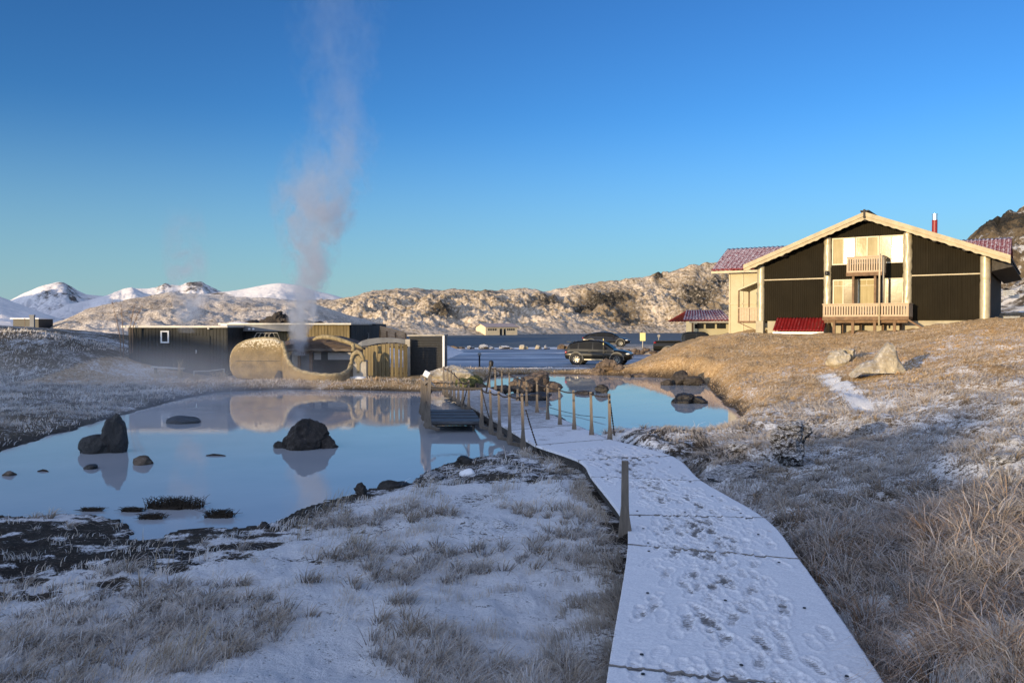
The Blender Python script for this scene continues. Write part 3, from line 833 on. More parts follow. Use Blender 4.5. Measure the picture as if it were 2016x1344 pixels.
# ------------------------------------------------------------------ footbridge with chain rails
def footbridge():
    L0, R0 = walk[-1]
    L1 = Vector(onz(876, 768, .30)); R1 = Vector(onz(962, 762, .30))
    t = thing('footbridge', tuple((L0 + R0) / 2 - Vector((0, 0, .3))), 'long wooden footbridge with chain railings crossing the pond', 'bridge')
    d = (L1 - L0).normalized(); nrm = Vector((d.y, -d.x, 0))
    cuts = [0, .17, .36, .55, .78, 1.0]
    for i in range(5):
        a, b = cuts[i], cuts[i + 1]
        c0 = [1.0, .62, .30, .30, .40][i]; c1 = [.72, .36, .26, .36, .5][i]
        o = board_sheet('deck_panel', L0.lerp(L1, a), R0.lerp(R1, a), L0.lerp(L1, b), R0.lerp(R1, b), 0.035, t,
                        lambda U, V, n, c0=c0, c1=c1: (c0 + (c1 - c0) * V) * (0.95 + 0.5 * n), 0.05, True)
    e = MB()
    for A, B, s in ((L0, L1, 1), (R0, R1, -1)):
        e.bar(A + nrm * .05 * s + Vector((0, 0, -.13)), B + nrm * .05 * s + Vector((0, 0, -.13)), .07, .14)
    for k in range(9):
        f = k / 8
        e.bar(L0.lerp(L1, f) + Vector((0, 0, -.23)), R0.lerp(R1, f) + Vector((0, 0, -.23)), .10, .06)
    e.build('girder', M['beam'], t)
    for f in (.2, .45, .7, .97):
        for A, B, s in ((L0, L1, 1), (R0, R1, -1)):
            q = A.lerp(B, f) + nrm * .25 * s
            MB().tube([(q.x, q.y, -.5), (q.x, q.y, .06)], .06, 8).build('pile', M['beam'], t)
    # platform on the left side
    P = [Vector(onz(x, y, .29)) for x, y in ((846, 829), (948, 829), (931, 806), (836, 806))]
    pl = MB(); top = [tuple(q) for q in P]; pl.prism([(q.x, q.y, q.z - .07) for q in P], (0, 0, 0), (0, 0, .07))
    o = pl.build('platform_deck', M['deckdark'], t)
    pf = MB()
    c = sum(P, Vector()) / 4
    ins = [c + (q - c) * .74 for q in P]
    pf.add([(q.x, q.y, .215) for q in P] + [(q.x, q.y, .14) for q in ins], [(0, 1, 5, 4), (1, 2, 6, 5), (2, 3, 7, 6), (3, 0, 4, 7), (4, 5, 6, 7)])
    pf.build('platform_frame', M['beam'], t)
    for q in ins: MB().tube([(q.x, q.y, -.5), (q.x, q.y, .17)], .035, 8).build('pile', M['post'], t)
    for k in range(1, 4):
        a = P[0].lerp(P[3], k / 4); b = P[1].lerp(P[2], k / 4)
        MB().bar(a + Vector((0, 0, .012)), b + Vector((0, 0, .012)), .02, .012).build('batten', M['beam'], t)

    def post(base, top, out, wide=1.0):
        """plank post with a flared foot; out = outward direction"""
        m = MB(); along = Vector((out.y, -out.x, 0))
        b = Vector(base) + out * .05; h = top[2] - b.z
        lean = (Vector(top) - Vector(base)); lean.z = 0
        prof = [(-.04, -.16), (.04, -.16), (.062, -.08), (.044, .12), (.032, .30), (.027, h), (-.027, h), (-.032, .30), (-.048, .12), (-.07, -.08)]
        side = Vector((1, .0, 0)) - out * out.x * 0.0
        face = Vector((0, -1, 0))
        pts = [b + side * a * wide + Vector((0, 0, z)) + lean * max(0, z / h) for a, z in prof]
        m.prism([tuple(q) for q in pts], (0, 0, 0), (0, .045, 0))
        # bracket that runs in below the deck
        m.bar(b + Vector((0, 0, -.12)), b - out * .30 + Vector((0, 0, -.19)), .045, .08)
        return m.build('post', M['post'], t, bevel=0.005)
    left = [((952, 831), (952, 762)), ((971, 842), (969, 767)), ((988, 851), (986, 770)), ((1008, 861), (1007, 774)), ((1035, 872), (1032, 774))]
    leftf = [((926, 804), (926, 748)), ((914, 795), (915, 752)), ((905, 788), (906, 742)), ((897, 781), (897, 733)), ((890, 776), (891, 728)), ((883, 772), (884, 724)), ((876, 769), (876, 721))]
    right = [((961, 762), (961, 720)), ((973, 766), (972, 723)), ((986, 772), (985, 729)), ((1000, 780), (1000, 734)), ((1016, 789), (1016, 741)), ((1034, 799), (1033, 746)), ((1054, 812), (1054, 751)),
             ((1075, 826), (1074, 757)), ((1099, 837), (1097, 763)), ((1127, 846), (1125, 768)), ((1161, 857), (1159, 771)), ((1197, 866), (1195, 775))]
    tops = {}
    for key, lst, out in (('l', left, -nrm), ('lf', leftf, -nrm), ('r', right, nrm)):
        tops[key] = []
        for (bp, tp) in lst:
            b = Vector(onz(bp[0], bp[1], .30)); tt = Vector(at(tp[0], tp[1], b.y))
            post(b, tt, out); tops[key].append(tt + out * .05 + Vector((0, -.02, -.05)))
    platp = [((846, 831), (850, 740)), ((840, 817), (841, 748)), ((835, 806), (834, 738))]
    tp_ = []
    for bp, tp in platp:
        b = Vector(onz(bp[0], bp[1], .29)); tt = Vector(at(tp[0], tp[1], b.y)); post(b, tt, -nrm, 1.6); tp_.append(tt + Vector((0, 0, -.1)))

    def chain(pts, sag, name='chain'):
        full = []
        for a, b in zip(pts[:-1], pts[1:]):
            n = max(4, int((b - a).length / .035))
            for k in range(n):
                f = k / n
                full.append(a.lerp(b, f) - Vector((0, 0, sag * 4 * f * (1 - f))))
        full.append(pts[-1])
        rs = [(.020 if k % 2 else .009) for k in range(len(full))]
        MB().tube(full, rs, 6).build(name, M['chain'], t, smooth=True)
    chain(tops['r'], .03); chain(tops['l'], .05); chain(tops['lf'], .03)
    for a_, b_ in ((tp_[0], tp_[1]), (tp_[1], tp_[2])): MB().bar(a_ - nrm * .05, b_ - nrm * .05, .05, .07).build('top_rail', M['post'], t)
    MB().bar(tp_[0] + Vector((0, 0, -.20)), tops['l'][0] + Vector((0, -.02, .02)), .035, .05).build('top_rail', M['beam'], t)
    mid = [tp_[0] + Vector((0, 0, -.18)), tops['l'][0]]
    chain(mid, .04); chain([tp_[2] + Vector((0, 0, -.1)), tops['lf'][0] + Vector((0, 0, -.03))], .03)
    chain([tp_[0] + Vector((0, 0, -.18)), tp_[1] + Vector((0, 0, -.05)), tp_[2] + Vector((0, 0, -.1))], .01)
    chain([tp_[0] + Vector((0, 0, -.25)), Vector(onz(836, 808, .3))], .01, 'brace_chain'); chain([tp_[2] + Vector((0, 0, -.15)), Vector(onz(845, 829, .3))], .01, 'brace_chain')
    # bracing chains at the row ends
    chain([tops['r'][-1], Vector(onz(1211, 868, .2))], -.02, 'brace_chain'); chain([tops['r'][-1] + Vector((0, 0, -.1)), Vector(onz(1204, 868, .2))], .01, 'brace_chain')
    chain([Vector(at(1035, 806, 17.2)), Vector(onz(1057, 877, .3))], .02, 'brace_chain')
    chain([tops['l'][0], Vector(onz(968, 838, .3))], .03, 'brace_chain')
    chain([tops['lf'][0], Vector(onz(911, 797, .3))], .02, 'brace_chain')
    cb = MB(); a = Vector(onz(1075, 800, .12)); b = Vector(onz(1192, 822, .1))
    cb.tube([a, a.lerp(b, .3) + Vector((0, 0, -.05)), a.lerp(b, .6) + Vector((0, 0, -.07)), b], .009, 6)
    cb.build('cable', M['chain'], t)
    hh = MB(); a = Vector(at(834, 738, P[3].y)); b = Vector(at(856, 762, P[3].y - .8)); hh.bar(a, b, .06, .05); hh.build('handrail', M['post'], t)
footbridge()

def small_lights():
    # tilted white box lamp on the platform's corner
    Y = 23.4; c = Vector(at(840, 736, Y))
    t = thing('lamp_box', tuple(c - Vector((0, 0, .2))), 'tilted white square lamp box on the corner of the bridge platform', 'lamp')
    MB().box(c, (.17, .10, .17), ry=R(28)).build('housing', M['white'], t, bevel=.01)
    MB().bar(c + Vector((.02, .02, -.08)), c + Vector((.07, .03, -.30)), .03).build('bracket', M['post'], t)
    # leaning lamp at the far end of the bridge
    b = Vector(onz(957, 772, .3)); tp = Vector(at(967, 716, b.y - .4))
    t = thing('garden_lamp', tuple(b), 'black lamp on a leaning pole beside the far bridge end', 'lamp')
    MB().tube([b, tp], .032, 8).build('pole', M['black'], t)
    MB().lathe([(.0, -.10), (.07, -.09), (.085, 0), (.085, .07), (.05, .12), (0, .13)], tuple(tp), n=12).build('lamp_head', M['black'], t, smooth='auto')
    b = Vector(at(944, 724, 49.2)); 
    t = thing('bollard_lamp', (b.x, b.y, .15), 'upright black bollard lamp on the near edge of the car park', 'lamp')
    MB().lathe([(.07, 0), (.06, .1), (.05, .12), (.05, .72), (.065, .74), (.05, .80)], (b.x, b.y, .13), n=12).build('pole', M['black'], t, smooth='auto')
    MB().lathe([(.05, 0), (.11, .02), (.12, .10), (.06, .15), (0, .16)], (b.x, b.y, .93), n=12).build('lamp_head', plain('lamp_head_frosted', (.2, .21, .22), .5, .2, 8, .1), t, smooth='auto')
small_lights()

# ------------------------------------------------------------------ rocks
import bmesh
def _ico(n=4):
    bm = bmesh.new(); bmesh.ops.create_icosphere(bm, subdivisions=n, radius=1.0)
    V = np.array([v.co[:] for v in bm.verts]); Fc = [tuple(v.index for v in f.verts) for f in bm.faces]; bm.free()
    return V, Fc
ICO = {k: _ico(k) for k in (2, 3, 4, 5)}

def lump(mb, c, size, seed, cuts=9, rough=.16, sub_=4, cutlo=.55, rz=0.0):
    V, Fc = ICO[sub_]
    r = np.random.default_rng(seed)
    P = V.copy()
    for k in range(cuts):
        n = r.normal(size=3); n /= np.linalg.norm(n); h = r.uniform(cutlo, .92)
        d = P @ n - h
        P = P - np.outer(np.maximum(d, 0), n)
    o = r.uniform(-50, 50, 3)
    nn = fbm(V[:, 0] * 1.6 + o[0], V[:, 1] * 1.6 + o[1], V[:, 2] * 1.6 + o[2], 5, .58)
    P = P * (1 + rough * nn)[:, None]
    P = P * np.array(size) / 2
    cz, szz = math.cos(rz), math.sin(rz)
    P = np.stack([P[:, 0] * cz - P[:, 1] * szz, P[:, 0] * szz + P[:, 1] * cz, P[:, 2]], -1) + np.array(c)
    mb.add([tuple(p) for p in P], Fc)

def rock(label, lumps, m, group=None, name='rock', cap=None, cat='rock'):
    mb = MB()
    for L in lumps: lump(mb, *L)
    c0 = lumps[0][0]
    o = mb.build(name, M[m], smooth='auto', org=c0)
    tag(o, label, cat, group)
    if cap:
        cm = MB(); lump(cm, *cap)
        k = cm.build('snow_cap', M['snowcap'], None, smooth=True)
        k.parent = o; k.matrix_parent_inverse = Matrix.Translation(c0).inverted()
    return o

def W(px, py, z=0.0, dz=0.0, dy=0.0):
    p = onz(px, py, z); return (p[0], p[1] + dy, p[2] + dz)
def G(px, py, Y, dz=0.0):
    x = (px - 1008) / F * Y
    return (x, Y, gz(x, Y) + dz)

# in the left pond
rock('big blackish frost-topped boulder alone in the middle of the left pond',
     [((*W(604, 880)[:2], .14), (1.06, 1.0, .98), 33, 12, .16, 5, .62), ((*W(636, 880)[:2], .0), (.66, .6, .52), 22, 8, .18)], 'rock_dark')
rock('small stone hugging the left side of the big pond boulder', [((*W(549, 881)[:2], .03), (.26, .24, .24), 23, 7, .12, 3)], 'rock_wet')
rock('low flat rounded rock awash near the far shore of the left pond', [((*W(361, 832)[:2], .03), (.98, .7, .36), 24, 6, .08, 4)], 'rock_wet')
rock('small pointed brown stone between the two boulders of the left pond', [((*W(283, 913)[:2], .03), (.40, .35, .30), 25, 9, .12, 3)], 'rock_brown')
rock('little stone poking out in front of the split boulder', [((*W(181, 922)[:2], .01), (.30, .25, .16), 26, 7, .12, 3)], 'rock_wet')
rock('small low stone by the left edge of the picture in the pond', [((*W(18, 935)[:2], .01), (.30, .26, .15), 27, 7, .12, 3)], 'rock_brown')
def driftwood(px, py, L, label, seed):
    p = Vector(W(px, py)); mb = MB()
    mb.tube([p + Vector((-L / 2, 0, .005)), p + Vector((-L / 6, .05, .02)), p + Vector((L / 5, .02, .012)), p + Vector((L / 2, -.03, .008))], [.012, .022, .02, .010], 6)
    tag(mb.build('driftwood', M['weed'], smooth=True, org=tuple(p)), label, 'driftwood')
driftwood(425, 897, .42, 'thin floating stick below the flat rock in the pond', 1)
driftwood(85, 928, .22, 'short floating stick beside the small left stone', 2)

# in the right pond and on its banks
rock('big brown bank rock with snow on top in front of the dark SUV', [(G(1196, 738, 45.2, .22), (1.5, .9, .95), 31, 10, .25, 5, .6), (G(1218, 740, 44.9, .0), (.8, .6, .6), 32, 8, .25), (G(1178, 740, 45.0, .0), (.8, .6, .6), 132, 8, .25)], 'rock_brown')
rock('low shore stones right of the big bank rock', [(W(1262, 741, 0, .0), (1.3, .8, .36), 34, 8, .2), (W(1235, 742, 0, .03), (.5, .4, .3), 35, 8, .2, 3)], 'rock_brown')
rock('dark jagged shore rock pile at the right end of the far pond', [(W(1338, 757, 0, .25), (.95, .8, .85), 36, 12, .2), (W(1366, 758, 0, .14), (.95, .7, .6), 37, 10, .2), (W(1315, 758, 0, .05), (.7, .5, .4), 38, 9, .2)], 'rock_dark')
rock('twin-humped black rock lying in the water of the right pond', [(W(1344, 793, 0, .12), (.95, .7, .55), 39, 9, .16), (W(1372, 793, 0, .06), (.85, .6, .40), 40, 9, .16)], 'rock_wet')
rock('pale flat-topped rock in the pond behind the bridge chain', [(W(1058, 770, 0, .35), (1.5, 1.2, 1.1), 41, 11, .14), (W(1078, 770, 0, .15), (1.2, .9, .6), 42, 9, .14)], 'rock_brown')
rock('rounded knobbly rock in the pond left of the pale flat-topped rock', [(W(1024, 773, 0, .2), (1.05, .8, .75), 43, 9, .25)], 'rock_brown')
rock('flat dark rock in the water below the pale flat-topped rock', [(W(1054, 787, 0, .08), (1.6, .9, .42), 44, 9, .14)], 'rock_wet')
rock('low dark rock in the water beside the far bridge posts', [(W(985, 776, 0, .12), (1.0, .7, .5), 45, 9, .15)], 'rock_wet')
rock('small rounded rock alone in the right pond behind the chain posts', [(W(1185, 773, 0, .10), (.55, .45, .5), 46, 9, .15)], 'rock_wet')
rock('wide flat wet rock left of the small rounded rock', [(W(1152, 775, 0, .02), (.95, .6, .25), 47, 9, .18)], 'rock_wet')
rock('dark rock tucked under the bridge edge by the hanging cable', [(W(1098, 836, 0, .06), (.45, .4, .40), 48, 9, .16), (W(1080, 838, 0, .02), (.8, .4, .22), 49, 9, .16)], 'rock_wet')
rock('mossy yellow-green boulder on the bank beyond the bridge', [(G(930, 742, 36.0, .22), (1.15, .9, .85), 50, 6, .22), (G(912, 748, 35.2, .12), (.8, .7, .6), 51, 6, .22)], 'moss')
rock('dark boulder in the shade right of the mossy boulder', [(G(945, 752, 35.2, .18), (1.0, .8, .7), 52, 9, .2)], 'rock_dark')
rock('snow-dusted sandy bank rock left of the mossy boulder', [(G(890, 750, 36.2, .22), (2.2, 1.3, .95), 53, 8, .2), (G(862, 756, 36.0, .1), (1.6, 1.0, .6), 54, 8, .2)], 'rock_pale')
rock('grey shore rock at the near edge of the right pond beside the last chain post', [(W(1240, 866, 0, .09), (.50, .4, .34), 55, 9, .18)], 'rock_brown')
rock('flat snow-edged shore slabs at the near edge of the right pond', [(W(1295, 873, 0, .06), (.70, .4, .20), 56, 9, .2), (W(1322, 873, 0, .08), (.45, .4, .22), 57, 9, .2)], 'rock_snowy')
rock('dark pointed shore stone with snow under the platform', [(W(850, 950, 0, .08), (.45, .4, .36), 58, 12, .16)], 'rock_snowy')
rock('snow-white rounded stone on the shore below the platform', [(W(921, 938, .05, .05), (.30, .25, .20), 59, 5, .1)], 'snowcap')
rock('black wedge-shaped shore rock under the bridge', [(W(912, 917, .03, .06), (.48, .45, .34), 60, 12, .14)], 'rock_wet')
rock('flat black stones at the snowy shore in the picture middle', [(W(768, 962, .0, .05), (.42, .3, .20), 61, 12, .16), (W(790, 958, 0, .03), (.3, .25, .14), 62, 10, .16)], 'rock_wet')
rock('upright little dark stone at the snowy shore left of the flat black stones', [(W(711, 976, .0, .08), (.26, .24, .28), 63, 12, .16)], 'rock_dark')
rock('small dark stone where the snow bank meets the inlet', [(W(519, 1040, .0, .03), (.20, .2, .14), 64, 12, .16)], 'rock_dark')

# on the right hillside
rock('rough snow-laden lava boulder in the shade right of the boardwalk', [(G(1558, 930, 13.2, .33), (.56, .5, .66), 70, 5, .40, 5, .7), (G(1575, 925, 13.3, .53), (.34, .36, .32), 71, 4, .35, 5, .7), (G(1541, 925, 13.2, .47), (.30, .34, .42), 76, 4, .35, 5, .7), (G(1560, 925, 13.2, .58), (.36, .34, .24), 78, 3, .4, 4, .7)], 'rock_snowy')
rock('low snow-covered stone hump left of the lava boulder', [(G(1450, 940, 12.9, .0), (.95, .6, .26), 73, 6, .25), (G(1480, 935, 13.1, .0), (.6, .4, .2), 173, 6, .25)], 'rock_snowy', cat='rock')
rock('small snow-capped stone behind the low hump', [(G(1462, 915, 14.2, .07), (.50, .35, .22), 74, 5, .14)], 'rock_snowy')
rock('rounded mottled lava rock casting a shadow on the golden slope', [(G(1650, 716, 31, .24), (.92, .8, .80), 75, 8, .2), (G(1672, 712, 31.3, .18), (.62, .6, .60), 77, 8, .2)], 'rock_pale')
def sil_rock(label, sil, loc, k, org, d0, d1, m, seed, jag=.05):
    """boulder grown from a front outline in metres, rounded in depth"""
    x, y, z = loc; mb = MB()
    P = resample([((px - org[0]) * k, (org[1] - py) * k) for px, py in sil], 60, 0)
    cx = float(np.mean(P[:, 0])); rows = []
    for f in np.linspace(0, 1, 15):
        e = math.sqrt(max(0, 1 - (2 * f - 1) ** 2)) ** .65; dy = d0 + (d1 - d0) * f
        row = []
        for a, h in P:
            aa = cx + (a - cx) * (.82 + .18 * e); hh = h * e ** 1.5 - .05
            n_ = float(fbm(aa * 3 + seed, dy * 3, hh * 3, 4)); n2_ = float(fbm(aa * 9 + seed, dy * 9, hh * 9, 3))
            row.append((aa + jag * n_ + .018 * n2_, dy + jag * n_, hh + jag * .8 * n_ + .018 * n2_))
        rows.append(row)
    mb.grid(rows); mb.f.append(tuple(range(60))); b0 = 14 * 60; mb.f.append(tuple(b0 + q for q in range(60)))
    o = mb.build('rock', M[m], smooth='auto'); o.location = (x, y, z)
    return tag(o, label, 'rock')
g_ = G(1742, 742, 25.5)
sil_rock('pale pointed slab-like boulder rising to a sharp fin on the slope', [(1684, 752), (1690, 740), (1698, 729), (1712, 721), (1724, 719), (1737, 702), (1748, 686), (1757, 689), (1765, 714), (1775, 735), (1781, 752)], (g_[0], g_[1], g_[2] + .16), 25.5 / F * 1.08, (1742, 742), -.34, .5, 'rock_pale', 3, .035)
rock('dark split boulder standing in the left pond with a notch beside its tall pillar',
     [((*W(226, 889)[:2], .25), (.58, .52, 1.06), 211, 7, .14, 5, .74), ((*W(191, 890)[:2], .04), (.74, .55, .70), 12, 8, .14, 4, .66), ((*W(208, 889)[:2], .0), (.8, .6, .5), 13, 8, .1)], 'rock_wet')
for i, (px, py, Y, s) in enumerate([(1985, 905, 10.8, .45), (1950, 930, 10.2, .5)]):
    rock(['dark hollow-edged lava stone half buried at the right edge', 'flat brown stone half buried in grass left of the right-edge stone'][i], [(G(px, py, Y, .0), (s, s * .7, .2), 90 + i, 9, .2)], 'rock_snowy')

# stones along the lake shore
names = ['low brown stone nearest the dark fence on the lake shore', 'small snow-capped pair of stones on the lake shore', 'wide snowy stone heap below the lake hut', 'long flat snowy stone in the middle of the shore row', 'upright yellowish stone of the shore row',
         'small pale stone right of the upright yellowish one', 'little snowy stone of the shore row', 'brown stone heap with dead grass just left of the dark SUV']
for i, (px, w, h, m) in enumerate([(893, 2.4, .55, 'rock_brown'), (924, 1.1, .5, 'rock_snowy'), (953, 2.0, .75, 'rock_snowy'), (992, 2.2, .45, 'rock_snowy'), (1029, 1.2, .9, 'rock_pale'), (1058, .9, .7, 'rock_pale'), (1075, .8, .6, 'rock_snowy'), (1105, 1.8, .9, 'rock_brown')]):
    Y = 88.3 + .4 * (i % 2); x = (px - 1008) / F * Y
    rock(names[i], [((x, Y, .3), (w * .62, .8, h), 100 + i, 8, .2, 3), ((x + w * .3, Y + .2, .2), (w * .5, .7, h * .7), 120 + i, 8, .2, 3)], m, 'stones along the lake shore')

# lava outcrops behind the spa
rock('jagged dark lava outcrop peaking behind the spa roof', [((-17.6, 61, 2.6), (2.9, 2.6, 2.9), 131, 14, .28, 5), ((-19.3, 61, 2.2), (2.6, 2.0, 1.8), 132, 12, .26)], 'rock_dark')
rock('darker lava mound behind the spa roof right of the steam', [((-14.3, 59, 2.0), (4.6, 2.6, 2.7), 133, 10, .2, 5), ((-12.0, 59, 1.6), (3.0, 2.0, 1.9), 134, 10, .2)], 'rock_dark')
rock('snow-covered bank rising behind the spa roof left of the lava outcrop', [((-20.2, 60, 1.6), (5.0, 3, 2.8), 135, 5, .1)], 'snowcap')

# ------------------------------------------------------------------ spa buildings
def XZ(px, py, Y): return ((px - 1008) / F * Y, EYE + (640 - py) / F * Y)

def planks(mb, a, b, z0, z1, w=.16, gap=.012, th=.03, rng_=.006):
    """vertical boards from a to b (plan points), real gaps between them"""
    a = Vector((*a, 0)); b = Vector((*b, 0)); L = (b - a).length; n = max(1, int(L / w)); d = (b - a) / L; nn = Vector((-d.y, d.x, 0))
    for k in range(n):
        c = a + d * ((k + .5) * L / n) + nn * random.uniform(-rng_, rng_)
        zt = z1(k / n) if callable(z1) else z1; zb = z0(k / n) if callable(z0) else z0
        mb.box((c.x, c.y, (zb + zt) / 2), (L / n - gap, th, zt - zb), math.atan2(d.y, d.x))

def spa():
    t = thing('spa_building', (-17, 43, .3), 'long low dark timber spa building with a pale flat roof edge behind the steam', 'building')
    Y = 42.0; x0, zt = XZ(253, 644, Y); x1, _ = XZ(447, 644, Y)
    w = MB(); w.box(((x0 + x1) / 2, Y + 2.6, (zt + .1) / 2), (x1 - x0, 5.0, zt - .1)); w.build('wall', M['spa_wall'], t)
    c = MB(); planks(c, (x0, Y - .02), (x1, Y - .02), .2, zt - .02, .17, .018); 
    xd = x1 + .02
    planks(c, (xd, Y - .02), (xd + .02, Y + 2.8), .2, zt - .02, .17, .018)
    c.build('cladding', M['spa_wall'], t)
    r = MB(); r.box(((x0 + x1) / 2 - .05, Y + 2.5, zt + .03), (x1 - x0 + .35, 5.6, .10)); r.build('roof_edge', M['spa_edge'], t)
    f = MB(); wx0, wz1 = XZ(317.5, 651, Y); wx1, wz0 = XZ(334, 675, Y)
    for (cx, cz, sx, sz) in (((wx0 + wx1) / 2, wz1 - .035, wx1 - wx0, .07), ((wx0 + wx1) / 2, wz0 + .035, wx1 - wx0, .07), (wx0 + .035, (wz0 + wz1) / 2, .07, wz1 - wz0 - .14), (wx1 - .035, (wz0 + wz1) / 2, .07, wz1 - wz0 - .14)):
        f.box((cx, Y - .06, cz), (sx, .09, sz))
    o = f.build('window', M['white'], t)
    g = MB(); g.box(((wx0 + wx1) / 2, Y - .045, (wz0 + wz1) / 2), (wx1 - wx0 - .13, .02, wz1 - wz0 - .13)); sub(g, 'pane', M['glass_dark'], o)
    # door in the shaded middle part and lower ledges
    Y2 = 44.6; xa, zt2 = XZ(446, 639, Y2); xb, _ = XZ(688, 639, Y2)
    w = MB(); w.box(((xa + xb) / 2, Y2 + 3.5, (zt2 + .1) / 2), (xb - xa, 6.8, zt2 - .1)); w.build('wall', M['spa_wall'], t)
    c = MB(); planks(c, (xa + 2.6, Y2 + .04), (xb, Y2 + .04), .3, zt2 - .02, .17, .018); c.build('cladding', M['spa_olive'], t)
    c = MB(); planks(c, (xb + .05, Y2 + .1), (xb + .5, Y2 + 8.5), .3, zt2 - .05, .17, .014); c.build('cladding', M['spa_wall'], t)  # side turned from the sun: its shade is put into darker boards
    r = MB(); r.box(((xa + xb) / 2 - .1, Y2 + 3.5, zt2 + .04), (xb - xa + .5, 7.6, .09)); r.build('roof_edge', M['spa_edge'], t)
    xf, _ = XZ(582, 640, Y2); fa = MB(); fa.box(((xa + xf) / 2 + .1, Y2 - .22, zt2 - .19), (xf - xa, .08, .33)); fa.build('fascia', M['spa_grey'], t)
    d = MB(); dx, dz = XZ(395, 670, Y); d.box((dx, Y - .06, 1.2), (1.0, .05, 2.0)); o = d.build('door', M['spa_wall'], t)
    h = MB(); hx, hz = XZ(388, 692, Y); h.box((hx, Y - .12, hz), (.05, .07, .18)); sub(h, 'handle', M['silver'], o)
    for (px0, px1, py0, py1) in ((452, 466, 671, 688), (470, 486, 672, 692)):
        q0, z1 = XZ(px0, py0, Y2); q1, z0 = XZ(px1, py1, Y2)
        p = MB(); p.box(((q0 + q1) / 2, Y2 - .02, (z0 + z1) / 2), (q1 - q0, .05, z1 - z0)); p.build('window', M['spa_grey'], t)
    wx0, z1 = XZ(717, 655, 49); wx1, z0 = XZ(728, 666, 49)
    f = MB(); 
    for (cx, cz, sx, sz) in (((wx0 + wx1) / 2, z1, .36, .05), ((wx0 + wx1) / 2, z0, .36, .05), (wx0, (z0 + z1) / 2, .05, z1 - z0), (wx1, (z0 + z1) / 2, .05, z1 - z0)):
        f.box((cx, 48.6, cz), (sx, .06, sz))
    f.build('window_frame', M['spa_grey'], t)
    for (px, py) in ((440, 646), (492, 648), (500, 648)):
        q, z = XZ(px, py, 44); MB().lathe([(.0, -.05), (.05, -.04), (.07, .02), (.03, .06)], (q, 43.9 if px > 450 else 41.85, z), n=10).build('spotlight', M['white'], t)
    # end wing: dark wall at the right, a small wall in the middle
    xe0, ze = XZ(690, 640, 51); xe1, _ = XZ(741, 640, 51)
    w = MB(); w.box(((xe0 + xe1) / 2, 53.0, (ze + .2) / 2), (xe1 - xe0, 4, ze - .2 + .15)); w.build('wall', M['spa_wall'], t)
spa()

def railpipes():
    for k, (px, lab) in enumerate([(502, 'left bent pipe of the steel pool handrails above the shaped wall'), (521, 'right bent pipe of the steel pool handrails above the shaped wall')]):
        Y = 43.6; mb = MB()
        for o in (0, 8):
            a = XZ(px + o - 6, 672, Y); b = XZ(px + o + 4, 655, Y); c = XZ(px + o + 17, 655, Y); d = XZ(px + o + 19, 668, Y)
            mb.tube([(a[0], Y, a[1] - .9), (a[0], Y, a[1]), (b[0], Y, b[1]), (c[0], Y, c[1]), (d[0], Y + .3, d[1])], .022, 8)
        a = XZ(px, 690, Y)
        tag(mb.build('handrail', M['stone_grey'], smooth='auto', org=(a[0], Y, .5)), lab, 'handrail', 'steel pool handrails')
railpipes()

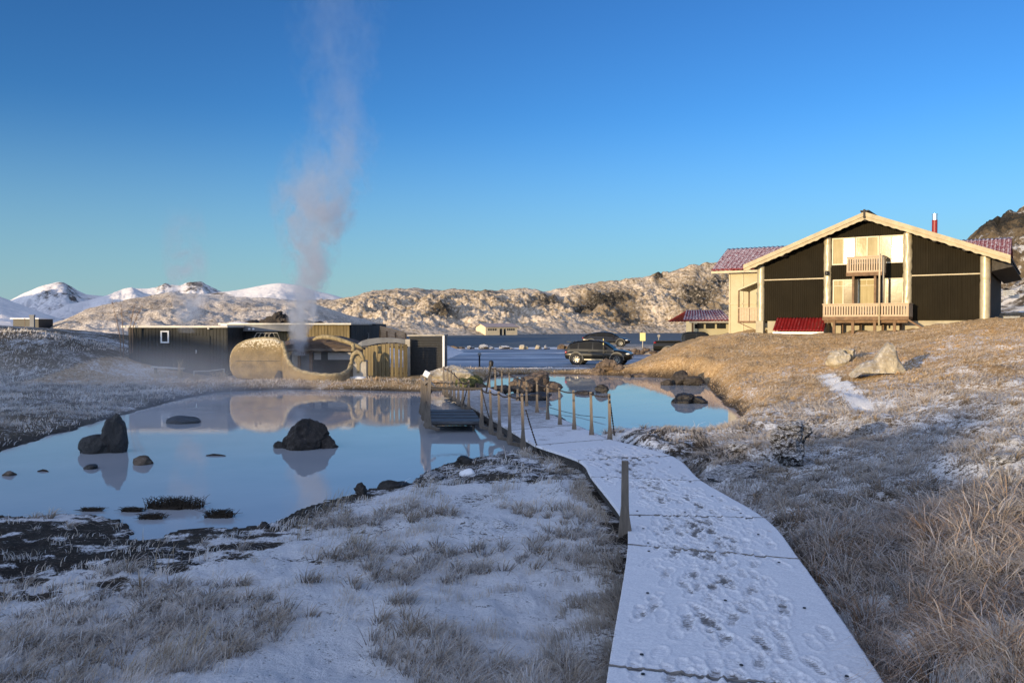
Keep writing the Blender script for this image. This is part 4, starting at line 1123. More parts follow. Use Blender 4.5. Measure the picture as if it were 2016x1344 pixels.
def bathhouse():
    Y = 40.0; x0, _ = XZ(566, 690, Y); x1, _ = XZ(712, 690, Y)
    t = thing('bathhouse', ((x0 + x1) / 2, Y, .3), 'low dark bathing hut with a thick roof behind the curved wall', 'bathhouse')
    w = MB(); w.box(((x0 + x1) / 2, Y + 1.2, .95), (x1 - x0, 2.2, 1.5)); w.build('wall', M['spa_wall'], t)
    rows = []
    for px, tz, bz in ((560, 673, 684), (590, 669, 686), (630, 666, 686), (660, 667, 686), (690, 675, 687), (716, 684, 689)):
        x, a = XZ(px, tz, Y); _, b = XZ(px, bz, Y)
        rows.append([(x, Y - .5, b), (x, Y - .55, (a + b) / 2), (x, Y - .25, a), (x, Y + 1.5, a + .12), (x, Y + 2.6, b + .1), (x, Y + 2.5, b - .05), (x, Y - .5, b)])
    rr = MB(); rr.grid(rows); rr.build('roof', plain('thatch_dark', (.075, .055, .045), .9, .5, 4, .8, stretch=(1, 6, 6), snow=(.95, 1.6)), t)
    b = MB(); pts = []
    for px in range(562, 716, 8):
        x, z = XZ(px, 688 + .8 * math.sin(px * .2), Y); pts.append((x, Y - .42, z))
    b.tube(pts, [.085 + .03 * math.sin(k * 1.7) for k in range(len(pts))], 8); b.build('beam', M['drift'], t, smooth=True)
    d = MB()
    for (pa, pb, qa, qb) in ((587, 592, 693, 733), (610, 616, 693, 733), (587, 616, 691, 696)):
        xa, za = XZ(pa, qa, Y); xb, zb = XZ(pb, qb, Y); d.box(((xa + xb) / 2, Y - .08, (za + zb) / 2), (xb - xa, .12, za - zb))
    o = d.build('door_frame', M['timber'], t)
    xa, za = XZ(592, 696, Y); xb, zb = XZ(610, 733, Y)
    p = MB(); p.box(((xa + xb) / 2, Y + .05, (za + zb) / 2), (xb - xa - .01, .06, za - zb - .01)); p.build('door', M['spa_grey'], t)
    xa, za = XZ(574, 693, Y); xb, zb = XZ(586, 722, Y)
    p = MB(); p.box(((xa + xb) / 2, Y + .06, (za + zb) / 2), (xb - xa, .05, za - zb)); p.build('wall_panel', M['stone_grey'], t)
    for (pa, pb) in ((618, 631), (645, 690)):
        xa, za = XZ(pa, 694, Y); xb, zb = XZ(pb, 708, Y); p = MB(); p.box(((xa + xb) / 2, Y + .07, (za + zb) / 2), (xb - xa, .05, za - zb)); p.build('window', M['panel'], t)
    # curved beam in front
    pts = []
    for px, py in ((616, 669), (624, 665), (636, 663), (650, 664), (664, 667), (680, 672), (694, 677), (706, 682), (716, 687)):
        x, z = XZ(px, py, Y - 1.0); pts.append((x, Y - 1.0, z))
    c = MB(); c.tube(pts, [.05, .09, .11, .11, .11, .10, .10, .09, .06], 10); c.build('curved_beam', M['coping'], t, smooth=True)
bathhouse()

def shaped_wall():
    t = thing('shaped_wall', (-12, 37.5, .25), 'sculpted ochre concrete wall with a high rounded shield sweeping down into a low curved rim', 'wall')
    Y = 37.6
    out = [(466, 744), (456, 738), (453, 722), (453, 706), (457, 692), (466, 681), (480, 673), (500, 668), (520, 666), (540, 667), (551, 671), (558, 680), (562, 694), (563, 715), (563, 748), (540, 749), (505, 748), (478, 747), (467, 745)]
    P = resample(out, 84); P[-1] = P[0]; n = len(P)
    k = Y / F
    fr = [((px - 1008) * k, EYE + (640 - py) * k) for px, py in P]
    # bulged panel: rings inset toward the middle
    cx = sum(a for a, b in fr) / n; cz = .75
    mb = MB(); rings = []
    for s, dy in ((1.0, .26), (1.0, .0), (.975, -.05), (.94, -.075), (.90, -.085)):
        rings.append([(cx + (a - cx) * s, Y + dy, cz + (b - cz) * s) for a, b in fr])
    mb.grid(rings); mb.add(rings[-1][:-1], [tuple(range(n - 1))]); mb.build('shield', M['shield'], t, smooth='auto')
    c = MB(); pts = [(a, Y + .08, b) for a, b in fr[5:50]]
    c.tube(pts, [.05 + .03 * min(1, k_ / 14) for k_ in range(len(pts))], 10); c.build('coping', M['coping'], t, smooth=True)
    # thin dark crack strip; dark block stands in for shade in the gap
    cr = MB(); xs = np.linspace(464, 552, 30)
    cr.tube([((x - 1008) * k, Y - .084, EYE + (640 - 710.5 - .8 * noise3(x * .2, 0, 0)) * k) for x in xs], .012, 5); cr.build('crack', M['beam'], t)
    g = MB(); g.add([((540 - 1008) * k, Y - .22, .1), ((556 - 1008) * k, Y - .22, .1), ((554 - 1008) * k, Y - .2, .62), ((549 - 1008) * k, Y - .2, .66), ((543 - 1008) * k, Y - .2, .4),
              ((540 - 1008) * k, Y + .1, .1), ((556 - 1008) * k, Y + .1, .1), ((554 - 1008) * k, Y + .1, .62), ((549 - 1008) * k, Y + .1, .66), ((543 - 1008) * k, Y + .1, .4)],
              [(0, 1, 2, 3, 4), (9, 8, 7, 6, 5), (0, 5, 6, 1), (1, 6, 7, 2), (2, 7, 8, 3), (3, 8, 9, 4), (4, 9, 5, 0)]); g.build('gap_shade', M['beam'], t)
    # rim: plan sweeps toward the viewer and back
    rim = [(556, 674, 37.7), (560, 688, 37.4), (564, 703, 37.1), (571, 717, 36.8), (582, 727, 36.5), (598, 733, 36.2), (618, 737, 36.0), (640, 739, 35.9), (660, 739, 35.95), (676, 736, 36.2), (686, 729, 36.6), (691, 718, 37.0), (694, 706, 37.3), (699, 696, 37.5), (706, 692, 37.6)]
    P = resample(rim, 70)
    A = [((px - 1008) / F * y, y, EYE + (640 - py) / F * y) for px, py, y in P]
    m = MB(); rows = []
    for k_, (x, y, z) in enumerate(A):
        lo = .1 if k_ < 56 else .1 + (k_ - 56) / 14 * .45
        rows.append([(x, y - .16 + .05, lo), (x, y - .13, max(lo + .02, z * .5)), (x, y - .12, max(z - .02, lo + .05)), (x, y + .12, max(z - .02, lo + .05)), (x, y + .14, lo)])
    m.grid(rows); m.build('rim_wall', M['shaped'], t, smooth='auto')
    c = MB(); c.tube([(x, y, z) for x, y, z in A], [.10 + .015 * math.sin(i) for i in range(len(A))], 10); c.build('coping', M['coping'], t, smooth=True)
shaped_wall()

def pedestal():
    Y = 36.9; k = Y / F
    t = thing('stone_pedestal', ((704 - 1008) * k, Y, .25), 'small stone shrine-like pedestal with an arched hood at the end of the curved rim', 'pedestal')
    def P(px, py, dy=0): return ((px - 1008) * k, Y + dy, EYE + (640 - py) * k)
    b = MB(); x0, _, z0 = P(694, 742); x1, _, z1 = P(721, 709); b.box(((x0 + x1) / 2, Y + .2, (z0 + z1) / 2), (x1 - x0, .35, z1 - z0)); b.build('block', M['stone_grey'], t, bevel=.02)
    n = MB(); poly = [P(699, 703, -.02), (P(706, 699, -.02)), P(713, 708, -.02), P(708, 716, -.02), P(708, 734, -.02), (P(702, 734, -.02)), P(702, 716, -.02), P(697, 710, -.02)]
    n.prism(poly, (0, 0, 0), (0, .05, 0)); n.build('tablet', M['coping'], t)
    h = MB(); pts = [P(x, y, -.05) for x, y in ((693, 716), (692, 707), (696, 697), (703, 692), (710, 695), (715, 703), (716, 711))]
    h.tube(pts, [.06, .08, .10, .10, .09, .08, .06], 10); h.build('hood', M['coping'], t, smooth=True)
    c = MB(); c.tube([P(695, 691, .1), P(695, 683, .1), P(693, 677, .1)], [.13, .08, .10], 10); c.build('finial', M['coping'], t, smooth=True)
    s = MB(); lump(s, P(704, 744, -.1), (.85, .5, .18), 7, 3, .1, 3); s.build('snowy_base', M['snowcap'], t, smooth=True)
pedestal()

def fences():
    # board fence: tall vertical planks on a curve
    t = thing('board_fence', (-6, 38.5, .3), 'curved fence of tall vertical olive boards beside the stone pedestal', 'fence')
    mb = MB(); N = 12
    path = [(715, 38.9), (728, 38.5), (745, 38.2), (765, 38.0), (785, 38.0), (802, 38.2)]
    P = resample([((px - 1008) / F * y, y) for px, y in path], N + 1)
    tops = np.interp(np.linspace(715, 802, N + 1), [715, 730, 770, 790, 802], [688, 681, 676, 677, 679])
    for i in range(N):
        a = P[i]; b = P[i + 1]; d = Vector((b[0] - a[0], b[1] - a[1], 0)); L = d.length
        c = (a + b) / 2; zt = EYE + (640 - tops[i]) / F * c[1]
        w = L - (.022 if i not in (8, 10) else .075)
        mb.box((c[0], c[1], (zt + .15) / 2), (w, .045, zt - .15), math.atan2(d.y, d.x))
    mb.build('planks', M['spa_olive'], t)
    r = MB()
    r.tube([(p[0], p[1] + .06, EYE + (640 - 683) / F * p[1]) for p in P], .04, 6); r.tube([(p[0], p[1] + .06, .5) for p in P], .04, 6); r.build('rail', M['beam'], t)
    # grey curved canopy over it
    cv = MB(); rows = []
    for px, zt, zb, y in ((702, 678, 682, 39.0), (712, 671, 681, 39.0), (725, 667, 680, 39.1), (742, 665, 676, 39.2), (760, 664.5, 674, 39.3), (780, 665.5, 674, 39.4), (798, 668, 676, 39.5)):
        x, a = XZ(px, zt, y); _, b = XZ(px, zb, y); rows.append([(x, y, b), (x, y, a), (x, y + .25, a), (x, y + .25, b), (x, y, b)])
    cv.grid(rows); cv.build('canopy', M['spa_grey'], t)
    p = MB(); x, z = XZ(803, 666, 39.3); p.box((x, 39.3, 1.1), (.22, .2, 1.95)); p.build('gatepost', M['stone_grey'], t)
    # lit timber fence behind
    t = thing('timber_fence', (-7.5, 50, .3), 'sunlit orange timber fence stepping down beyond the spa wing', 'fence')
    mb = MB(); Y = 50
    for k in range(9):
        px0, px1 = 748, 800
        x0, _ = XZ(px0, 650, Y); x1, _ = XZ(px1, 650, Y)
        za = EYE + (640 - 643 - k * 4.2) / F * Y; zb = EYE + (640 - 656 - k * 4.2) / F * Y
        mb.bar((x0, Y, za), (x1, Y, zb), .03, .11)
    mb.build('slats', M['orange'], t)
    for px in (748, 762, 779, 799):
        x, _ = XZ(px, 650, Y); q = MB(); q.box((x, Y - .05, 1.25), (.08, .08, 2.4 - (px - 748) * .008)); q.build('post', M['timber'], t)
    # dark horizontal-slat screen
    t = thing('slatted_screen', (-4.2, 40, .3), 'black horizontal-slat screen at the right end of the spa by the car park', 'fence')
    Y = 39.6; x0, zt = XZ(806, 662, Y); x1, _ = XZ(872, 662, Y); Yb = 43.0; xb, zb = XZ(880, 661, Yb)
    mb = MB(); n = 17
    for k in range(n):
        z = .25 + (zt - .3) * k / (n - 1)
        mb.bar((x0, Y, z), (x1, Y, z), .03, .09); mb.bar((x1 + .03, Y + .05, z), (xb, Yb, z + .03), .03, .09)
    mb.build('slats', M['black'], t)
    bk = MB(); bk.box(((x0 + x1) / 2, Y + .09, (zt + .2) / 2), (x1 - x0, .04, zt - .2)); bk.build('backing', M['black'], t)
    cp = MB(); cp.bar((x0 - .1, Y, zt + .04), (x1 + .05, Y, zt + .06), .14, .07); cp.bar((x1, Y, zt + .05), (xb, Yb, zb + .05), .14, .07); cp.build('cap_rail', M['stone_grey'], t)
    q = MB(); q.box((x1 + .03, Y - .02, (zt + .1) / 2 + .05), (.10, .10, zt - .1)); q.build('post', M['white'], t)  # white strip puts the light on the screen's end face into colour
fences()

def bank_bits():
    Y = 39.5; (x0, z0), (x1, z1) = XZ(298, 722, Y), XZ(362, 726, Y)
    t = thing('plank_bench', ((x0 + x1) / 2, Y, .3), 'pale frosted plank bench in front of the shaded spa wall', 'bench')
    MB().bar((x0, Y, z0), (x1, Y, z1), .26, .06).build('seat', M['plank'], t)
    for f in (.12, .88):
        p = Vector((x0, Y, z0)).lerp(Vector((x1, Y, z1)), f); MB().box((p.x, p.y, (p.z + .15) / 2), (.07, .22, p.z - .2)).build('leg', M['beam'], t)
    (x0, z0), (x1, z1) = XZ(380, 731, 39.8), XZ(442, 726, 39.8)
    m = MB(); m.tube([(x0, 39.8, z0), ((x0 + x1) / 2, 39.8, (z0 + z1) / 2 - .04), (x1, 39.8, z1)], .028, 6)
    for f in (.02, .98):
        a = Vector((x0, 39.8, z0)).lerp(Vector((x1, 39.8, z1)), f); m.tube([(a.x, a.y, .2), tuple(a)], .03, 6)
    tag(m.build('low_rail', M['plank'], org=(x0, 39.8, .3)), 'thin pale pole rail low in front of the spa wall', 'rail')
    # clumps of straw-coloured stalks
    for i, (px, py, w, h, lab) in enumerate([(312, 745, .9, .38, 'wide clump of dry orange grass below the plank bench'), (353, 745, .25, .85, 'tall thin spike of dry grass in front of the plank bench'), (383, 745, .5, .25, 'low tuft of dry grass right of the tall spike'), (432, 740, .6, .4, 'few dry stalks beside the shaped wall')]):
        Y = 38.4; x, z = XZ(px, py, Y); r = np.random.default_rng(i); m = MB()
        zz = gz(x, Y)
        for k in range(60 if w > .3 else 30):
            a = r.normal(0, w * .28); b = r.normal(0, .12); hh = h * r.uniform(.5, 1.1)
            m.tube([(x + a, Y + b, zz - .02), (x + a + r.normal(0, .03), Y + b, zz + hh * .6), (x + a + r.normal(0, .10), Y + b + r.normal(0, .05), zz + hh)], [.009, .007, .003], 4, False)
        tag(m.build('dry_grass_clump', M['straw'], org=(x, Y, zz)), lab, 'grass clump')
    # bare saplings
    for i, (pts, lab) in enumerate([(((237, 668), (230, 630), (222, 597)), 'leftmost bare leaning sapling stem beside the spa roof'), (((242, 667), (240, 630), (238, 596)), 'upright bare sapling stem second from the left beside the spa roof'),
                                    (((254, 650), (258, 625), (264, 599)), 'bare sapling leaning right over the spa roof corner'), (((258, 648), (267, 622), (279, 601)), 'rightmost bare sapling leaning furthest over the spa roof')]):
        Y = 41.4; P = [(XZ(a, b, Y)[0], Y + .05 * i, XZ(a, b, Y)[1]) for a, b in pts]
        P = [(P[0][0], P[0][1], P[0][2] - 1.2)] + P
        t = thing('bare_sapling', P[0], lab, 'sapling', 'bare saplings by the spa')
        MB().tube(P, [.028, .022, .016, .008], 6).build('stem', M['twig'], t)
        r = np.random.default_rng(i + 4); b = MB()
        for k in range(14):
            f = r.uniform(.35, 1); A = Vector(P[1]).lerp(Vector(P[3]), f); s = r.choice([-1, 1])
            b.tube([A, A + Vector((s * r.uniform(.05, .18), r.normal(0, .1), r.uniform(.1, .3)))], [.008, .003], 4, False)
        b.build('twigs', M['twig'], t)
    Y = 58.0; x, z = XZ(64, 622, Y); m = MB(); m.box((x, Y, (z + 1.2) / 2), (.30, .16, z - 1.2)); m.box((x, Y, z + .04), (.36, .2, .08))
    tag(m.build('gate_post', M['spa_grey'], org=(x, Y, 1.2)), 'lone dark square post on the left hill in front of the shaded slope', 'post')
    Y = 56.0; x, z = XZ(49, 624, Y); m = MB(); m.tube([(x, Y, 1.4), (x, Y, z - .1)], .02, 6); tag(m.build('thin_stake', M['twig'], org=(x, Y, 1.5)), 'thin stake left of the lone dark post', 'stake')
    Y = 95.0; t = thing('flat_shed', (XZ(52, 630, Y)[0], Y, 2), 'long low dark shed with a flat snowy roof at the far left', 'shed')
    x0, z1 = XZ(26, 628, Y); x1, z0 = XZ(76, 640, Y); MB().box(((x0 + x1) / 2, Y + 1.5, (z1 + .5) / 2), (x1 - x0, 3, z1 - .5)).build('wall', M['black'], t); MB().box(((x0 + x1) / 2, Y + 1.5, z1 + .06), (x1 - x0 + .4, 3.6, .12)).build('roof', M['snowcap'], t)
bank_bits()

def lake_hut():
    C = Vector(((956 - 1008) / F * 222, 222, 0)); l = Vector((.82, .57, 0)); g = Vector((-.57, .82, 0))
    t = thing('lake_hut', tuple(C), 'small cream gabled boathouse with a row of little windows on the far lake shore', 'hut')
    L, Wd, e, rz = 10.6, 5.0, 2.15, 3.05
    def p(a, b, z): q = C + l * a + g * b; return (q.x, q.y, z)
    m = MB(); poly = [p(0, 0, -.6), p(0, Wd, -.6), p(0, Wd, e), p(0, Wd / 2, rz), p(0, 0, e)]
    m.prism(poly, (0, 0, 0), tuple(l * L)); m.build('wall', M['hutwall'], t)
    r = MB()
    for s in (0, 1):
        a0, a1 = (-.35, Wd / 2) if s == 0 else (Wd + .35, Wd / 2)
        q = [p(-.3, a0, e - .06 + .1), p(L + .3, a0, e - .06 + .1), p(L + .3, a1, rz + .12), p(-.3, a1, rz + .12)]
        r.prism(q, (0, 0, 0), (0, 0, .10))
    r.build('roof', M['hutroof'], t)
    for k in (1.0, 1.75, 2.5, 3.25, 7.3, 8.0, 8.7, 9.4):
        b = MB(); q = p(k, -.02, 1.55); b.box(q, (.42, .08, .5), math.atan2(l.y, l.x)); b.build('window', M['glass_dark'], t)
    for k, w in ((5.0, .7), (6.25, .6)):
        b = MB(); q = p(k, -.02, .85); b.box(q, (w, .08, 1.9), math.atan2(l.y, l.x)); b.build('door', M['glass_dark'], t)
lake_hut()

# ------------------------------------------------------------------ chalet
HU, HV = Vector((.834, -.552, 0)), Vector((.552, .834, 0))
HX = Matrix(((HU.x, HV.x, 0, 17.11), (HU.y, HV.y, 0, 56.0), (0, 0, 1, 0), (0, 0, 0, 1)))
def hp(px, py, v=0.0):
    r = (px - 1008) / F
    u = (r * (56 + .834 * v) - 17.11 - .552 * v) / (.834 + .552 * r)
    Y = 56 - .552 * u + .834 * v
    return u, EYE + (640 - py) / F * Y
def HB(): return MB(HX)
def hframe(b, u0, u1, z0, z1, v, w=.07, th=.07):
    b.box(((u0 + u1) / 2, v, z1 - w / 2), (u1 - u0, th, w)); b.box(((u0 + u1) / 2, v, z0 + w / 2), (u1 - u0, th, w))
    b.box((u0 + w / 2, v, (z0 + z1) / 2), (w, th, z1 - z0 - 2 * w)); b.box((u1 - w / 2, v, (z0 + z1) / 2), (w, th, z1 - z0 - 2 * w))

def house():
    c = HX @ Vector((6.64, 0, 2.4))
    t = thing('chalet_house', tuple(c), 'large dark olive gabled chalet with cream balconies and silvery columns on the sunny slope', 'house', rotz=math.atan2(-.552, .834))
    ua, za = hp(1700, 418, -.9); ul, zl = hp(1463, 522, -.9); ur, zr = hp(1988, 503, -.9)
    slope = (za - zl) / (ua - ul); slr = (za - zr) / (ur - ua)
    def top(u): return za - (slope * (ua - u) if u < ua else slr * (u - ua))
    Wd = hp(1940, 600)[0]; base = 3.06
    und = lambda u: top(u) - .42
    # body
    b = HB(); b.prism([(0.02, .10, base - .02), (Wd, .10, base - .02), (Wd, .10, und(Wd)), (ua, .10, und(ua)), (.02, .10, und(0))], (0, 0, 0), (0, 18, 0)); b.build('wall', M['darkwall'], t)
    # cladding: ribbed sheet in bays
    cols = [hp(px, 600)[0] for px in (1497, 1628, 1785, 1938)]
    def clad(u0, u1, z0, z1, name='cladding'):
        n = max(8, int((u1 - u0) / .034)); rows = [[], []]
        for i in range(n + 1):
            u = u0 + (u1 - u0) * i / n; v = .055 + .014 * (1 if (i // 2) % 2 else -1)
            rows[0].append((u, v, z0)); rows[1].append((u, v, min(z1, und(u)) if z1 else und(u)))
        HBm = HB(); HBm.grid(rows); return HBm.build(name, M['clad'], t)
    _, ztrim_l = hp(1562, 551); 
    zt = 5.84
    for u0, u1 in ((cols[0], cols[1]), (cols[2], cols[3])):
        clad(u0, u1, base, zt - .04); clad(u0, u1, zt + .04, None)
        b = HB(); b.box(((u0 + u1) / 2, .03, zt), (u1 - u0, .05, .07)); b.build('trim_strip', M['cream_trim'], t)
    # seams on the sheets
    for px, zc0, hh in ((1825, 0, 1), (1865, 0, 1), (1890, 1, 1), (1869, 1, 1), (1585, 1, 1), (1559, 1, 1)):
        u = hp(px, 500 if not zc0 else 600)[0]
        za_, zb_ = (zt + .15, und(u) - .05) if not zc0 else (base + .06, zt - .08)
        HB().box((u, .03, (za_ + zb_) / 2), (.045, .03, zb_ - za_)).build('sheet_seam', M['clad'], t)
    # middle bay
    wu0, wz1 = hp(1636, 470); wu1, wz0 = hp(1779, 517)
    lu0, lz1 = hp(1637, 551); lu1, lz0 = hp(1779, 600)
    clad(cols[1], cols[2], wz1 + .02, None); clad(cols[1], cols[2], lz1, wz0)
    clad(cols[1], wu0 - .0, wz0, wz1); clad(cols[1], cols[2], base, lz0)
    def window(px0, px1, z0, z1, npane, lattice=False, curtain=True):
        u0 = hp(px0, 500)[0]; u1 = hp(px1, 500)[0]
        f = HB(); hframe(f, u0, u1, z0, z1, .02, .075, .09)
        for k in range(1, npane):
            u = u0 + (u1 - u0) * k / npane; f.box((u, .02, (z0 + z1) / 2), (.07, .09, z1 - z0 - .15))
        if lattice:
            zz = z1 - .42; f.box(((u0 + u1) / 2, .025, zz), (u1 - u0 - .15, .05, .03))
            for k in range(npane):
                u = u0 + (u1 - u0) * (k + .5) / npane; f.box((u, .025, (zz + z1) / 2), (.025, .05, z1 - zz))
        o = f.build('window', M['frame'], t)
        for k in range(npane):
            a = u0 + (u1 - u0) * k / npane; q = u0 + (u1 - u0) * (k + 1) / npane
            g = HB(); g.box(((a + q) / 2, .035, (z0 + z1) / 2), (q - a - .09, .015, z1 - z0 - .16), R(((k * 7 + px0 * 3) % 5 - 2) * .8 + .4), R(((px0 + k) % 3 - 1) * .5)); sub(g, 'pane', M['glass_tan' if (px0, k) in ((1637, 1), (1639, 1), (1730, 0), (1741, 0)) else 'glass_curtain'], o)
    window(1637, 1682, wz0, wz1, 2); window(1683, 1729, wz0, wz1, 2); window(1730, 1778, wz0, wz1, 2)
    window(1639, 1680, lz0, lz1, 2, True); window(1688, 1723, lz0 - .5, lz1, 1, True); window(1741, 1778, lz0, lz1, 1)
    # columns: dented sheet-metal half drums
    for i, (u, r) in enumerate(zip(cols, (.25, .24, .26, .27))):
        b = HB(); rows = []
        zb, zt_ = base, und(u) - .02
        for k in range(41):
            z = zb + (zt_ - zb) * k / 40; row = []
            for j in range(15):
                a = math.pi * j / 14
                rr = r * (1 + (.16 if i in (1, 2) else .04) * float(noise3(j * .30 + i * 9, z * 3.2, i)) + (.07 if i in (1, 2) else .01) * float(noise3(j * .7, z * 7, i)) - .10 * math.exp(-((z - zt - (.25 if i in (1, 2) else -.4)) / .10) ** 2))
                row.append((u - rr * math.cos(a), .06 - rr * math.sin(a) * .85, z))
            rows.append(row)
        b.grid(rows); b.build('column', M['drum'], t, smooth=True)
    l = HB(); u, z = hp(1627.5, 538, -.2); l.lathe([(.0, -.16), (.10, -.15), (.13, 0), (.10, .14), (.0, .16)], (u, -.28, z), n=14); l.build('wall_lamp', M['black'], t, smooth='auto')
    # roof
    vb = 18.5
    for s, ue in ((0, ul), (1, ur)):
        b = HB(); z1 = top(ue)
        q = [(ua, -.85, za), (ue, -.85, z1), (ue, -.85, z1 - .14), (ua, -.85, za - .14)]
        b.prism(q, (0, 0, 0), (0, vb + .85, 0)); b.build('roof', M['roofdark'], t)
        # bargeboard in two lapped boards, the lower one with a wavy edge
        n = 60; rows = [[], [], [], [], []]
        for k in range(n + 1):
            u = ua + (ue - ua) * k / n; zz = top(u) + .015; wv_ = .012 * math.sin(u * 9) + .02 * float(noise3(u * 2.2, s * 7, 1))
            h = .27
            for j, (v, z) in enumerate(((-.86, zz), (-.95, zz), (-.95, zz - h), (-.86, zz - h), (-.86, zz))): rows[j].append((u, v, z))
        b = HB(); b.grid(rows); b.build('bargeboard', M['barge'], t)
        rows = [[], [], [], [], []]
        for k in range(n * 3 + 1):
            u = ua + (ue - ua) * k / (n * 3); zz = top(u) - .22; wv_ = .018 * math.sin(u * 14) + .035 * float(noise3(u * 2.2, s * 7, 1))
            for j, (v, z) in enumerate(((-.80, zz), (-.88, zz), (-.88, zz - .24 + wv_), (-.80, zz - .24 + wv_), (-.80, zz))): rows[j].append((u, v, z))
        b = HB(); b.grid(rows); b.build('bargeboard', M['barge'], t)
    r = HB(); r.box((ua, 8.8, za + .06), (.5, vb + .9, .10)); r.box((ua, -.98, za - .12), (.12, .06, .55)); r.build('ridge_cap', M['roofdark'], t)
    sf = HB()
    sf.prism([(ua, -.8, za - .15), (ul + .1, -.8, top(ul) - .15 - .04), (ul + .1, -.8, top(ul) - .21), (ua, -.8, za - .20)], (0, 0, 0), (0, .9, 0))
    sf.prism([(ua, -.8, za - .15), (ur - .1, -.8, top(ur) - .15 - .04), (ur - .1, -.8, top(ur) - .21), (ua, -.8, za - .20)], (0, 0, 0), (0, 19, 0)); sf.build('soffit', M['beam'], t)
    for px, py in ((1540, 505), (1703, 442), (1840, 475), (1900, 490)):
        u, z = hp(px, py, -.5); HB().tube([(u, -.82, und(u) + .08), (u, .2, und(u) + .08)], .20, 10).build('purlin', M['beam'], t)
    # deep eave along the right side
    ev = HB(); ev.prism([(Wd, .4, und(Wd)), (ur - .05, .4, top(ur) - .2), (ur + .1, .4, top(ur) - .55), (Wd + .2, .4, und(Wd) - .9)], (0, 0, 0), (0, 17.5, 0)); ev.build('eave', M['beam'], t)
    cl = HB(); cl.box((Wd + .12, .25, (base + und(Wd)) / 2 - .1), (.22, .3, und(Wd) - base - .4)); cl.build('corner_boards', M['timber'], t)
    # flue
    u, z = hp(1838, 455, 5); _, z1 = hp(1838, 434, 5); _, z2 = hp(1838, 422, 5)
    f = HB(); f.lathe([(.17, z - .8), (.17, z1)], (u, 5, 0), n=16); o = f.build('flue', M['redpaint'], t, smooth='auto')
    f = HB(); f.lathe([(.165, z1), (.165, z2 - .02), (.19, z2 - .02), (.19, z2), (0, z2)], (u, 5, 0), n=16); sub(f, 'flue_cap', M['silver'], o, smooth='auto')
    # balconies
    def balcony(px0, px1, zr1, zr0, zf, v, nb):
        u0 = hp(px0, 600, v)[0]; u1 = hp(px1, 600, v)[0]
        b = HB(); b.box(((u0 + u1) / 2, v / 2, zf - .08), (u1 - u0, -v, .16)); b.box(((u0 + u1) / 2, v - .03, zf - .10), (u1 - u0 + .06, .06, .22))
        o = b.build('balcony', M['timber'], t)
        b = HB(); w = (u1 - u0) / nb
        for k in range(nb): b.box((u0 + w * (k + .5), v, (zr1 + zr0) / 2), (w - .055, .03, zr1 - zr0))
        for k in range(1, nb):   # closes the gaps but for a slot each
            b.box((u0 + w * k, v + .006, zr1 - .06), (.09, .02, .12)); b.box((u0 + w * k, v + .006, zr0 + .07), (.09, .02, .14))
        for u in (u0, u1):
            m = int(-v / .2)
            for k in range(m): b.box((u, v + .1 + k * .2, (zr1 + zr0) / 2), (.03, .165, zr1 - zr0))
        b.box(((u0 + u1) / 2, v - .005, zr1 + .03), (u1 - u0 + .1, .10, .06))
        for u in (u0, u1): b.box((u, v / 2 + .03, zr1 + .03), (.08, -v - .06, .06))
        sub(b, 'railing', M['rail'], o)
        return u0, u1
    _, a1 = hp(1700, 506, -1.2); _, a0 = hp(1700, 537, -1.2)
    balcony(1666, 1737, a1, a0, a0 + .02, -1.2, 15)
    _, b1 = hp(1700, 599, -1.8); _, b0 = hp(1700, 624, -1.8)
    u0, u1 = balcony(1620, 1788, b1, b0, b0 + .02, -1.8, 32)
    for px in (1642, 1679, 1722, 1761):
        u, _ = hp(px, 650, -1.65); HB().box((u, -1.65, (b0 - .12 + 1.6) / 2), (.16, .16, b0 - .12 - 1.6)).build('balcony_post', M['timber'], t)
    for px in (1658, 1694, 1738, 1773):
        u, _ = hp(px, 650, -.4); HB().box((u, -.4, (b0 - .12 + 1.6) / 2), (.13, .13, b0 - .12 - 1.6)).build('balcony_post', M['timber'], t)
    b = HB(); b.box(((u0 + u1) / 2, -1.6, b0 - .28), (u1 - u0 - .1, .12, .16)); b.build('balcony_beam', M['timber'], t)
    for px in (1679, 1722):
        u, _ = hp(px, 560, -1.1); HB().box((u, -1.08, (a0 - .15 + b0) / 2), (.13, .13, a0 - .15 - b0)).build('balcony_strut', M['timber'], t)
    for px, z1, z0, v in ((1730.5, a1 + .1, hp(1730, 640, -1.9)[1], -1.9), (1738, a1 - .05, b1, -1.3)):
        u, _ = hp(px, 560, v); HB().tube([(u, v, z0), (u, v, z1)], .055, 8).build('drain_pipe', M['cream_trim'], t, smooth=True)
    rp = HB(); ua_, z_a = hp(1788, 630, -1.6); ub_, z_b = hp(1822, 646, -1.4); rp.bar((ua_, -1.5, z_a), (ub_, -1.4, z_b - .1), .9, .10); rp.build('ramp', M['timber'], t)
    # basement
    b = HB(); b.box((Wd / 2 + .3, 1.0, base - 1.05), (Wd - .3, 1.7, 2.05)); b.build('basement', M['concrete_pale'], t)
    # red cellar roof
    ra, z_t = hp(1530, 628, -.05); rb, _ = hp(1627, 628, -.05); rc, z_b2 = hp(1522, 652, -2.0); rd, _ = hp(1622, 652, -2.0)
